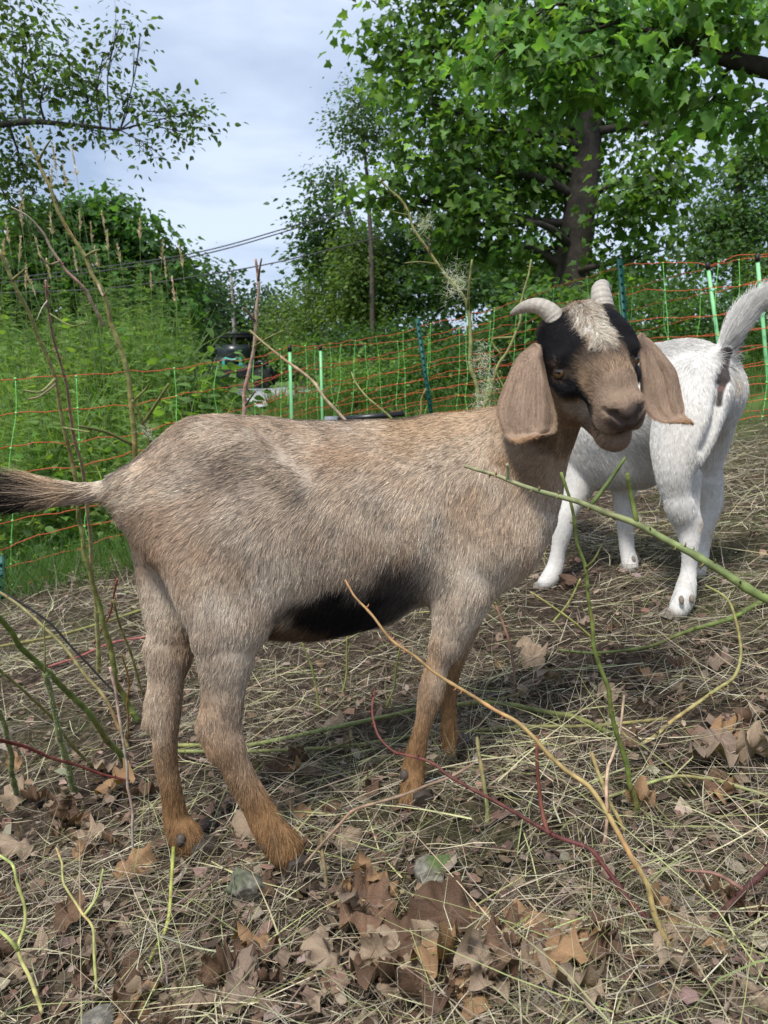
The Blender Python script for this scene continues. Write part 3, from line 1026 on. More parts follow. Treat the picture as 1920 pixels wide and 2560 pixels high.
def ear_build(left, right, Dl, Dr, bulge, seed, label):
    G = ear_mesh(left, right, Dl, Dr, bulge)
    n, m = G.shape[:2]
    du = np.gradient(G, axis=0)
    dv = np.gradient(G, axis=1)
    N = unit(np.cross(dv, du))
    if (N.reshape(-1, 3) @ CF).mean() > 0:
        N = -N
    th = 0.0034 * (1 - 0.55 * (np.abs(np.linspace(-1, 1, m))[None, :, None]) ** 4) * (1 - 0.4 * np.linspace(0, 1, n)[:, None, None] ** 6)
    A = G + N * th * 0.5
    B = G - N * th * 0.5
    V = np.concatenate([A.reshape(-1, 3), B.reshape(-1, 3)])
    i, j = np.meshgrid(np.arange(n - 1), np.arange(m - 1), indexing='ij')
    q = (i * m + j).ravel()
    f1 = np.stack([q, q + 1, q + m + 1, q + m], 1)
    f2 = f1[:, ::-1] + n * m
    rim = np.concatenate([np.arange(m), np.arange(1, n) * m + m - 1, (n - 1) * m + np.arange(m - 2, -1, -1), np.arange(n - 2, 0, -1) * m])
    r2 = np.roll(rim, -1)
    f3 = np.stack([r2, rim, rim + n * m, r2 + n * m], 1)
    Fq = np.concatenate([f1, f2, f3])
    # outward winding check
    c = V[f1].mean(1)
    nn = np.cross(V[f1[:, 1]] - V[f1[:, 0]], V[f1[:, 3]] - V[f1[:, 0]])
    if (nn * N[:-1, :-1].reshape(-1, 3)).sum() < 0:
        Fq = Fq[:, ::-1]
    s = np.repeat(np.linspace(0, 1, n), m)
    v = np.tile(np.linspace(0, 1, m), n)
    s2, v2 = np.tile(s, 2), np.tile(v, 2)
    col = np.repeat(np.array([[0.35, 0.25, 0.18]]), len(V), 0)
    nzz = 0.5 * vnoise(V, 0.03, seed) + 0.5 * vnoise(V, 0.012, seed + 1)
    col = col * (1 + 0.30 * nzz)[:, None]
    col = over(col, np.array([0.37, 0.255, 0.17]), (1 - sstep(0.0, 0.25, np.minimum(v2, 1 - v2))) * 0.5)
    col = over(col, np.array([0.36, 0.21, 0.11]), sstep(0.90, 0.98, s2) * 0.8)
    col = over(col, np.array([0.09, 0.06, 0.045]), np.exp(-((s2 - 0.10) / 0.09) ** 2) * np.exp(-((v2 - (0.8 if label == 'l' else 0.2)) / 0.22) ** 2) * 0.8)
    return V, Fq, col


EL = ear_build([(1338, 858), (1296, 890), (1272, 935), (1250, 990), (1241, 1025), (1246, 1058), (1262, 1092), (1284, 1112)],
               [(1352, 880), (1362, 920), (1372, 962), (1384, 1005), (1391, 1040), (1388, 1066), (1381, 1080), (1340, 1094)], (1.262, 1.215), (1.235, 1.205), 0.022, 61, 'l')
ER = ear_build([(1588, 846), (1597, 885), (1598, 940), (1602, 995), (1612, 1030), (1628, 1048), (1655, 1058), (1690, 1062)],
               [(1600, 832), (1634, 858), (1668, 895), (1692, 930), (1702, 985), (1706, 1020), (1706, 1042), (1716, 1062)], (1.262, 1.225), (1.285, 1.245), 0.012, 71, 'r')
for (V, Fq, c), sd_ in ((EL, 81), (ER, 91)):
    ear = part('ear', V, [Fq], M_SKIN, GROOT, cols=c * 0.9)
    Nn = vert_normals(V, Fq)
    hd = np.repeat(unit(down + 0.05 * CR)[None], len(V), 0)
    fur('ear_fur', V, Fq, Nn, c, hd, np.full(len(V), 0.0060), 48000, M_FUR, ear, rad=0.00022, lift=0.28, seg=3, vary=0.42, clump=0.006, seed=sd_)


def horn(path, r0, parent, twist=0.0):
    p = spline(np.array([P(*q) for q in path]), 44)
    s = np.linspace(0, 1, 44)
    r = r0 * (1 - s) ** 0.55 * (1 + 0.045 * 0.5 * np.sin(s * 90) * (1 - s)) + 0.0012
    V, Fq, Ft = tube_arrays(p, r, 14)
    c = np.repeat(np.array([[0.50, 0.445, 0.37]]), len(V), 0)
    sv = np.concatenate([np.repeat(s, 14), [0, 1]])
    c = c * (0.82 + 0.18 * np.sin(sv * 70 + 1)[:, None] * (1 - sv)[:, None]) * (1 - 0.25 * sv[:, None] ** 3)
    return part('horn', V, [Fq, Ft], M_HORN, parent, cols=c)


horn([(1398, 812, 1.262), (1376, 782, 1.266), (1345, 765, 1.272), (1310, 768, 1.285), (1276, 786, 1.30)], 0.0168, GROOT)
horn([(1506, 772, 1.285), (1503, 742, 1.292), (1501, 724, 1.305), (1508, 716, 1.325), (1526, 726, 1.35)], 0.0180, GROOT)


def eyeball(sg, root):
    c = H(0.013, 0.0555 * sg, -0.0095)
    out = unit(hs * sg * 0.72 + hf * 0.62 + hu * 0.30)
    upv = unit(hu - out * hu.dot(out))
    rt = np.cross(upv, out)
    nr, nc = 20, 28
    r = 0.0128
    V, C_ = [], []
    for i in range(nr + 1):
        ph = i / nr * math.pi * 0.62
        for j in range(nc):
            th = j / nc * 2 * math.pi
            a, b2 = math.sin(ph) * math.cos(th), math.sin(ph) * math.sin(th)
            V.append(c + r * (out * math.cos(ph) + rt * a + upv * b2))
            ang = math.sin(ph)
            if abs(a) < 0.44 and abs(b2) < 0.17:
                C_.append((0.004, 0.004, 0.005))
            elif ang < 0.70:
                C_.append((0.13, 0.07, 0.027) if b2 < 0.25 else (0.05, 0.03, 0.015))  # amber iris; upper part darkened in the colour as the upper lid's shade
            elif ang < 0.80:
                C_.append((0.03, 0.02, 0.015))
            else:
                C_.append((0.10, 0.075, 0.06))
    i, j = np.meshgrid(np.arange(nr), np.arange(nc), indexing='ij')
    jn = (j + 1) % nc
    Fq = np.stack([i * nc + j, (i + 1) * nc + j, (i + 1) * nc + jn, i * nc + jn], -1).reshape(-1, 4)
    part('eye', V, [Fq], M_EYE, root, cols=np.array(C_))


M_EYE = mat_attr('goat_eye', rough=0.06, spec=0.7, noise=0.05, scale=300)
eyeball(-1, GROOT)
eyeball(1, GROOT)


def hoof_pair(x, y, D, r, fwd, root, dew=None, col=(0.05, 0.038, 0.03), dr=1.0, dc=(0.085, 0.066, 0.052)):
    """two claws side by side under a pastern that ends at a photo position; fwd is where the toes point"""
    fwd = unit(np.array([fwd[0], fwd[1], 0.0]))
    c = P(x, y, D) + fwd * 0.010
    lt = np.array([fwd[1], -fwd[0], 0.0])
    gz = gh(c[0], c[1])
    mb = MB()
    for sg in (-1, 1):
        prof = [(-0.85, 0.0), (-0.55, -0.02), (0.3, -0.02), (1.25, 0.0), (1.35, 0.25), (0.75, 0.85), (0.2, 1.25), (-0.6, 1.1)]
        W = [(0.06, 0.74), (0.02, 0.82), (0.0, 0.80)]
        rings = []
        for wi, (q, ww) in enumerate(((0.05, 0.88), (0.30, 1.0), (0.62, 1.0), (0.88, 0.86))):
            rings.append([c * np.array([1, 1, 0]) + fwd * (px * ww * r) + lt * sg * q * r + np.array([0, 0, gz + 0.002 + (pz * ww + (1 - ww) * 0.3) * r]) for px, pz in prof])
        V = np.array(rings).reshape(-1, 3)
        n = len(prof)
        Fq = []
        for k in range(3):
            for j in range(n):
                Fq.append([k * n + j, k * n + (j + 1) % n, (k + 1) * n + (j + 1) % n, (k + 1) * n + j])
        mb.add(V, [np.array(Fq)], col)
        mb.add(V[[0, 1, 2, 3, 4, 5, 6, 7]], [np.array([[0, 1, 2, 3], [0, 3, 4, 7], [7, 4, 5, 6]])], col)
        mb.add(V[[24, 25, 26, 27, 28, 29, 30, 31]], [np.array([[0, 1, 2, 3], [0, 3, 4, 7], [7, 4, 5, 6]])], col)
    V, Fs, C_ = mb.arrays()
    part('hoof', V, Fs, M_HOOF, root, cols=C_, smooth=False)
    if dew:
        for (dx, dy, dD) in dew:
            p = P(dx, dy, dD)
            V, Fq, Ft = tube_arrays(spline(np.array([p + np.array([0, 0, 0.008]), p, p + np.array([0, 0, -0.013]) - fwd * 0.004]), 6) + fwd * 0.010, np.array([0.004, 0.0070, 0.0085, 0.0085, 0.0065, 0.002]) * dr, 9)
            part('dewclaw', V, [Fq, Ft], M_HOOF, root, cols=np.repeat([dc], len(V), 0))


FWD = HEAD_DIR
hoof_pair(726, 2150, DH - 0.012, 0.0262, FWD, GROOT, [(650, 2112, DH - 0.02), (662, 2104, DH + 0.012)])
hoof_pair(488, 2128, DK - 0.006, 0.0262, FWD, GROOT, [(437, 2100, DK - 0.028), (412, 2098, DK + 0.004)])
hoof_pair(1032, 1998, DN - 0.02, 0.0240, FWD, GROOT, [(998, 1938, DN - 0.016)])
hoof_pair(1146, 1890, DF - 0.012, 0.0240, FWD, GROOT)

# whiskers and long chin hairs
wk = []
g_ = np.random.default_rng(5)
mbw = MB()
for i in range(46):
    sg = g_.choice([-1, 1])
    p0 = H(0.105 + 0.03 * g_.random(), sg * (0.012 + 0.022 * g_.random()), -0.050 - 0.045 * g_.random())
    d = unit(hf * 0.7 + hs * sg * (0.5 + g_.random()) - hu * (0.2 + 0.8 * g_.random()))
    L = 0.012 + 0.028 * g_.random()
    q = spline(np.array([p0 - d * 0.006, p0 + d * L * 0.5, p0 + d * L + np.array([0, 0, -0.25 * L])]), 5)
    mbw.tube(q, [0.00018, 0.00016, 0.00014, 0.0001, 0.00005], 3, cap=False, col=(0.25, 0.2, 0.16) if g_.random() < 0.6 else (0.05, 0.04, 0.04))
V, Fs, C_ = mbw.arrays()
part('whiskers', V, Fs, M_FUR, GROOT, cols=C_, kind='stuff')

# ------------------------------------------------------------------ the white goat, seen from behind
W = Sculpt()
wd = unit(np.array([-0.52, 0.85, 0.0]))                     # the way it faces
wl_ = np.array([wd[1], -wd[0], 0.0])                        # its right side
wb = -wd
W.chain([(1745, 985, 2.02, 108), (1690, 1010, 2.08, 118), (1600, 1040, 2.20, 130), (1520, 1065, 2.32, 126), (1470, 1060, 2.40, 108)], k=0.03, L=wl_, s=0.92, hd=wb * 0.5 + down * 0.8, hl=0.020)
W.chain([(1775, 960, 1.98, 62), (1720, 925, 2.04, 72), (1640, 925, 2.14, 62)], k=0.04, hd=wb * 0.8 + down * 0.5, hl=0.020)
W.chain([(1600, 1150, 2.2, 70), (1510, 1150, 2.32, 74)], k=0.05, hd=down, hl=0.022)
# near hind leg
DA = 1.86
W.chain([(1738, 985, 1.93, 92), (1706, 1085, 1.885, 82), (1686, 1165, DA, 54), (1688, 1225, DA, 40), (1700, 1275, DA, 34)], k=0.03, L=wl_, s=0.75, hd=down + wb * 0.1, hl=0.016)
W.chain([(1700, 1265, DA, 34), (1720, 1320, DA + 0.01, 30), (1724, 1370, DA, 21), (1722, 1420, DA, 18), (1716, 1465, DA - 0.01, 24), (1708, 1498, DA - 0.02, 27), (1696, 1524, DA - 0.03, 24)], k=0.01, hd=down, hl=0.010)
W.chain([(1722, 1190, DA + 0.02, 30), (1736, 1265, DA + 0.015, 13), (1743, 1310, DA + 0.01, 13)], k=0.012, hd=down, hl=0.011)
# other hind leg
DB = 2.10
W.chain([(1790, 985, 2.02, 62), (1780, 1080, 2.08, 52), (1768, 1150, DB, 42), (1772, 1220, DB, 28)], k=0.03, L=wl_, s=0.8, hd=down, hl=0.016)
W.chain([(1770, 1210, DB, 30), (1778, 1265, DB, 25), (1768, 1310, DB, 20), (1757, 1370, DB, 17), (1750, 1405, DB - 0.01, 20), (1744, 1428, DB - 0.02, 20)], k=0.01, hd=down, hl=0.010)
W.chain([(1788, 1190, DB, 18), (1797, 1240, DB, 11), (1796, 1266, DB, 12)], k=0.012, hd=down, hl=0.011)
# forelegs
DC = 2.30
W.chain([(1490, 1090, 2.36, 74), (1460, 1180, 2.34, 50), (1436, 1240, 2.32, 32), (1415, 1290, DC, 23), (1406, 1330, DC, 23), (1396, 1375, DC, 18), (1388, 1415, DC, 20), (1374, 1445, DC - 0.01, 22), (1362, 1458, DC - 0.02, 18)], k=0.012, hd=down, hl=0.010)
W.chain([(1570, 1110, 2.34, 70), (1562, 1190, 2.33, 42), (1558, 1250, 2.32, 25), (1561, 1300, 2.31, 21), (1565, 1340, 2.31, 19), (1568, 1375, 2.30, 18), (1574, 1400, 2.29, 20), (1576, 1415, 2.28, 19)], k=0.012, hd=down, hl=0.010)
# tail, held up
W.chain([(1788, 955, 1.965, 34), (1802, 905, 1.95, 26), (1824, 850, 1.94, 22), (1854, 800, 1.93, 19), (1887, 768, 1.92, 16), (1925, 748, 1.91, 11)], k=0.02, hd=unit(0.55 * CR + 0.8 * CU), hl=0.055)
# neck and lowered head beyond the other goat
W.chain([(1480, 1040, 2.40, 88), (1420, 1010, 2.52, 66), (1385, 980, 2.62, 52)], k=0.03, hd=down, hl=0.018)
W.chain([(1385, 975, 2.62, 52), (1372, 985, 2.70, 44), (1360, 1010, 2.78, 28)], k=0.02, hd=down, hl=0.008)
W.cone(W.hit(1812, 892, 1.7, 2.2), W.hit(1802, 955, 1.7, 2.2), 0.010, 0.014, 0.012, None, 1, sub=True)
W.cone(W.hit(1802, 955, 1.7, 2.2), W.hit(1793, 1005, 1.7, 2.2), 0.014, 0.008, 0.012, None, 1, sub=True)
W.cone(W.hit(1793, 1005, 1.7, 2.2), W.hit(1762, 1120, 1.7, 2.2), 0.009, 0.014, 0.016, None, 1, sub=True)
WV, WF = W.surface(0.0048, smooth=3)
WN = vert_normals(WV, WF)
WHD, WHL = W.blend(WV)
wn_ = 0.6 * vnoise(WV, 0.06, 141) + 0.4 * vnoise(WV, 0.02, 142)
whgt = WV[:, 2] - ground_smooth(WV[:, 0], WV[:, 1])
WC = np.array([0.70, 0.675, 0.63]) * (1 + 0.05 * wn_)[:, None]
CREAM = np.array([0.60, 0.50, 0.38])
WC = paint(WV, WC, [
    (P(1757, 1310, DA), (0.014, 0.03, 0.024), CREAM, 0.6, 0.8),
    (P(1752, 1372, DA), (0.02, 0.03, 0.018), CREAM, 0.8, 0.5),
    (P(1805, 1275, DB), (0.014, 0.03, 0.03), CREAM * 0.8, 0.6, 0.8),
    (P(1780, 1350, DB), (0.02, 0.03, 0.05), CREAM, 0.8, 0.5),
    (P(1830, 955, 1.93), (0.03, 0.03, 0.02), CREAM * 1.2, 0.8, 0.7),
], warp=0.008, seed=77)
an = line_dist(WV, [surf_pt(WV, 1813, 888), surf_pt(WV, 1810, 905), surf_pt(WV, 1806, 930), surf_pt(WV, 1802, 955)])
an = np.minimum(an, line_dist(WV, [surf_pt(WV, 1802, 955), surf_pt(WV, 1797, 985), surf_pt(WV, 1793, 1005)]) + 0.006)
wv = 0.97 * (1 - sstep(0.012, 0.018, an + 0.003 * wn_))
WC = over(WC, np.array([0.045, 0.035, 0.033]), wv)
an2 = np.linalg.norm(WV - surf_pt(WV, 1801, 965), axis=1)
WC = over(WC, np.array([0.15, 0.085, 0.075]), (1 - sstep(0.006, 0.013, an2)))
dirt = sstep(0.1, 0.8, vnoise(WV, 0.05, 171)) * (1 - sstep(0.1, 0.45, whgt)) * 0.35 + 0.25 * sstep(0.3, 0.9, vnoise(WV, 0.09, 173))
WC = over(WC, np.array([0.52, 0.44, 0.34]), dirt * 0.7)
gb = P(1650, 1480, 2.06)
WROOT = empty('goat', (gb[0], gb[1], gh(gb[0], gb[1])), 'white goat seen from behind with its tail raised, near the fence', 'goat')
wbody = part('body', WV, [WF], M_SKIN, WROOT, cols=WC * 0.92)
wtail = sstep(0.02, 0.08, (WV - P(1800, 900, 1.95)) @ CU)
WDEN = np.where(wv > 0.5, 0.05, 1.0) * (1 + 4.0 * wtail)
fur('fur', WV, WF, WN, WC, WHD, WHL, 150000, M_FUR, wbody, rad=0.00034, lift=0.20 + 0.06 * wtail, dens=WDEN, vary=0.22, clump=0.016, seed=105, flow=0.09)
hoof_pair(1690, 1524, DA - 0.035, 0.0215, wd, WROOT, [(1712, 1500, DA - 0.065), (1738, 1497, DA - 0.06)], col=(0.30, 0.26, 0.22), dr=0.75, dc=(0.26, 0.215, 0.17))
hoof_pair(1742, 1428, DB - 0.02, 0.020, wd, WROOT, [(1758, 1412, DB - 0.055)], col=(0.30, 0.26, 0.22), dr=0.75, dc=(0.26, 0.215, 0.17))
hoof_pair(1362, 1458, DC - 0.02, 0.020, wd, WROOT, col=(0.45, 0.41, 0.36))
hoof_pair(1578, 1414, 2.28, 0.020, wd, WROOT, [(1590, 1398, 2.26)], col=(0.30, 0.26, 0.22), dr=0.75, dc=(0.26, 0.215, 0.17))
for sg in (-1, 1):
    p0 = P(1385, 960, 2.64) + wl_ * 0.05 * sg
    pts = spline(np.array([p0, p0 + wl_ * 0.03 * sg - np.array([0, 0, 0.03]), p0 + wl_ * 0.035 * sg - np.array([0, 0, 0.12])]), 10)
    V, Fq, Ft = tube_arrays(pts, [0.012, 0.018, 0.024, 0.028, 0.031, 0.032, 0.031, 0.027, 0.02, 0.008], 10)
    c = V.mean(0)
    V = V - np.outer((V - c) @ wd, wd) * 0.75
    part('ear', V, [Fq, Ft], M_SKIN, WROOT, cols=np.repeat([[0.7, 0.66, 0.6]], len(V), 0))
print('white goat', round(time.time() - T0, 1), 's')

# ------------------------------------------------------------------ ground
def axis(lo, a, b, hi, step, grow=1.11):
    c = list(np.arange(a, b, step))
    d, x = step, b
    up = []
    while x < hi:
        up.append(x)
        d *= grow
        x += d
    up.append(hi)
    d, x = step * grow, a - step * grow
    dn = []
    while x > lo:
        dn.append(x)
        d *= grow
        x -= d
    dn.append(lo)
    return np.array(dn[::-1] + c + up)


gx = axis(-260, -1.7, 2.5, 260, 0.02)
gy = axis(-60, 0.4, 4.2, 420, 0.02)
Xg, Yg = np.meshgrid(gx, gy, indexing='ij')
V = np.stack([Xg, Yg, ground_h(Xg, Yg)], -1).reshape(-1, 3)
nx, ny = len(gx), len(gy)
i, j = np.meshgrid(np.arange(nx - 1), np.arange(ny - 1), indexing='ij')
q = (i * ny + j).ravel()
mG, n, l, b = mat_new('mulched_soil')
geo = n.new('ShaderNodeNewGeometry')


def noise_node(scale, detail=6, rough=0.6):
    t = n.new('ShaderNodeTexNoise')
    t.inputs['Scale'].default_value = scale
    t.inputs['Detail'].default_value = detail
    t.inputs['Roughness'].default_value = rough
    l.new(geo.outputs['Position'], t.inputs['Vector'])
    return t


def ramp_node(src, stops):
    r = n.new('ShaderNodeValToRGB')
    e = r.color_ramp.elements
    while len(e) < len(stops):
        e.new(0.5)
    for el, (p_, c_) in zip(e, stops):
        el.position = p_
        el.color = tuple(c_) + (1,)
    l.new(src, r.inputs['Fac'])
    return r


n1, n2, n3 = noise_node(55, 8, 0.7), noise_node(7, 5), noise_node(1.3, 4)
soil = ramp_node(n1.outputs['Fac'], [(0.30, (0.014, 0.010, 0.008)), (0.47, (0.042, 0.030, 0.021)), (0.60, (0.10, 0.073, 0.05)), (0.74, (0.20, 0.155, 0.10))])
grass_c = ramp_node(n1.outputs['Fac'], [(0.3, (0.06, 0.11, 0.025)), (0.7, (0.15, 0.22, 0.06))])
sep = n.new('ShaderNodeSeparateXYZ')
l.new(geo.outputs['Position'], sep.inputs[0])
mr = n.new('ShaderNodeMapRange')
mr.inputs['From Min'].default_value = 3.9
mr.inputs['From Max'].default_value = 5.2
l.new(sep.outputs['Y'], mr.inputs['Value'])
ad = n.new('ShaderNodeMath')
ad.operation = 'MULTIPLY_ADD'
ad.inputs[1].default_value = 1.2
ad.inputs[2].default_value = -0.6
l.new(n3.outputs['Fac'], ad.inputs[0])
ad2 = n.new('ShaderNodeMath')
ad2.operation = 'ADD'
ad2.use_clamp = True
l.new(ad.outputs[0], ad2.inputs[0])
l.new(mr.outputs['Result'], ad2.inputs[1])
mxg = n.new('ShaderNodeMixRGB')
l.new(ad2.outputs[0], mxg.inputs['Fac'])
l.new(soil.outputs['Color'], mxg.inputs['Color1'])
l.new(grass_c.outputs['Color'], mxg.inputs['Color2'])
l.new(mxg.outputs['Color'], b.inputs['Base Color'])
b.inputs['Roughness'].default_value = 0.95
b.inputs['Specular IOR Level'].default_value = 0.1
bp = n.new('ShaderNodeBump')
bp.inputs['Strength'].default_value = 0.9
bp.inputs['Distance'].default_value = 0.012
l.new(n1.outputs['Fac'], bp.inputs['Height'])
l.new(bp.outputs['Normal'], b.inputs['Normal'])
go = link('ground', mesh_data('ground', V, [np.stack([q, q + ny, q + ny + 1, q + 1], 1)], mG))
go['kind'] = 'structure'

# gravel road in the distance
M_GRAVEL = mat_plain('gravel', (0.42, 0.42, 0.42), rough=0.95, noise=0.35, scale=9, bump=0.6)
rx = np.linspace(-8.5, -0.9, 40)
ry = np.linspace(13.5, 21.5, 16)
Xr, Yr = np.meshgrid(rx, ry, indexing='ij')
Yr = Yr + 0.22 * (Xr + 6) * (Xr > -6)
V = np.stack([Xr, Yr, ground_h(Xr, Yr) + 0.05], -1).reshape(-1, 3)
i, j = np.meshgrid(np.arange(39), np.arange(15), indexing='ij')
q = (i * 16 + j).ravel()
link('road', mesh_data('road', V, [np.stack([q, q + 16, q + 17, q + 1], 1)], M_GRAVEL))['kind'] = 'structure'


# ------------------------------------------------------------------ leaf shapes and scattering
def tmpl(outline, center, fold=0.12, droop=0.15):
    """outline (x, y) of a leaf with its stalk at 0,0 and tip at 0,1 -> fan of triangles"""
    o = np.array([center] + list(outline), dtype=float)
    z = fold * np.abs(o[:, 0]) - droop * o[:, 1] ** 2
    V = np.column_stack([o[:, 0], o[:, 1], z])
    k = len(outline)
    F_ = np.array([[0, 1 + a, 1 + (a + 1) % k] for a in range(k)])
    return V, F_


def mirror(right):
    return list(right) + [(-x, y) for x, y in right[::-1] if abs(x) > 1e-6]


MAPLE = tmpl(mirror([(0.0, 0.05), (0.16, -0.10), (0.36, -0.10), (0.47, 0.04), (0.42, 0.16), (0.56, 0.28), (0.66, 0.47), (0.50, 0.52), (0.34, 0.52), (0.32, 0.66), (0.22, 0.78), (0.10, 0.84), (0.0, 1.0)]), (0, 0.3), 0.45, 0.5)
MAPLE_FAR = tmpl(mirror([(0.0, 0.0), (0.42, -0.02), (0.40, 0.2), (0.62, 0.46), (0.32, 0.54), (0.22, 0.78), (0.0, 1.0)]), (0, 0.3), 0.3, 0.4)
OVATE = tmpl(mirror([(0.0, 0.0), (0.24, 0.18), (0.29, 0.42), (0.18, 0.74), (0.0, 1.0)]), (0, 0.45), 0.22, 0.2)
NETTLE = tmpl(mirror([(0.0, 0.0), (0.26, 0.06), (0.34, 0.2), (0.28, 0.24), (0.31, 0.38), (0.23, 0.42), (0.24, 0.56), (0.15, 0.6), (0.14, 0.74), (0.07, 0.78), (0.0, 1.0)]), (0, 0.4), 0.2, 0.3)
SIMPLE = tmpl(mirror([(0.0, 0.0), (0.30, 0.35), (0.22, 0.7), (0.0, 1.0)]), (0, 0.45), 0.2, 0.2)


def place(tp, pos, fwd, nrm, size):
    V0, F0 = tp
    fwd = unit(fwd)
    nrm = unit(nrm - fwd * (nrm * fwd).sum(1, keepdims=True))
    lat = np.cross(fwd, nrm)
    N, k = len(pos), len(V0)
    V = pos[:, None] + size[:, None, None] * (lat[:, None] * V0[None, :, 0:1] + fwd[:, None] * V0[None, :, 1:2] + nrm[:, None] * V0[None, :, 2:3])
    F_ = (F0[None] + (np.arange(N) * k)[:, None, None]).reshape(-1, F0.shape[1])
    return V.reshape(-1, 3), F_, k


def ribbons(p0, d, L, w, bend, g, seg=4, roll=None, sag=None, kink=0.0):
    """flat strips: N blades starting at p0, heading d, length L, width w; bend curls them sideways, sag pulls them down"""
    N = len(p0)
    d = unit(d)
    side_ = unit(np.cross(d, g.normal(size=(N, 3))))
    wid = unit(np.cross(d, side_) + 0.3 * g.normal(size=(N, 3)))
    s = np.linspace(0, 1, seg + 1)
    kd = unit(g.normal(size=(N, 3)) * [1, 1, 0.35])
    ks = 0.15 + 0.7 * g.random(N)
    ka = kink * np.abs(g.normal(size=N))
    V = np.zeros((N, seg + 1, 2, 3))
    for k, sk in enumerate(s):
        c = p0 + L[:, None] * (d * sk + side_ * (bend * sk * sk)[:, None])
        if kink:
            c = c + kd * (L * ka * np.maximum(0, sk - ks))[:, None]
        if sag is not None:
            c = c + np.array([0, 0, -1.0]) * (L * sag * sk * sk)[:, None]
        ww = (w * (1 - 0.75 * max(0, sk - 0.35) / 0.65))[:, None] * 0.5
        V[:, k, 0] = c - wid * ww
        V[:, k, 1] = c + wid * ww
    idx = np.arange(N)[:, None, None] * (seg + 1) * 2
    k = np.arange(seg)[None, :, None] * 2
    F_ = (idx + k + np.array([0, 1, 3, 2])[None, None]).reshape(-1, 4)
    return V.reshape(-1, 3), F_, (seg + 1) * 2


def colvar(base, N, g, amp=0.2, hue=0.06):
    base = np.asarray(base, dtype=float)
    if base.ndim == 1:
        base = np.repeat(base[None], N, 0)
    return np.clip(base * (1 + amp * g.normal(size=(N, 1))) * (1 + hue * g.normal(size=(N, 3))), 0.004, 0.9)


def pick(g, N, options, weights):
    w = np.array(weights, float)
    return np.array(options)[g.choice(len(options), N, p=w / w.sum())]


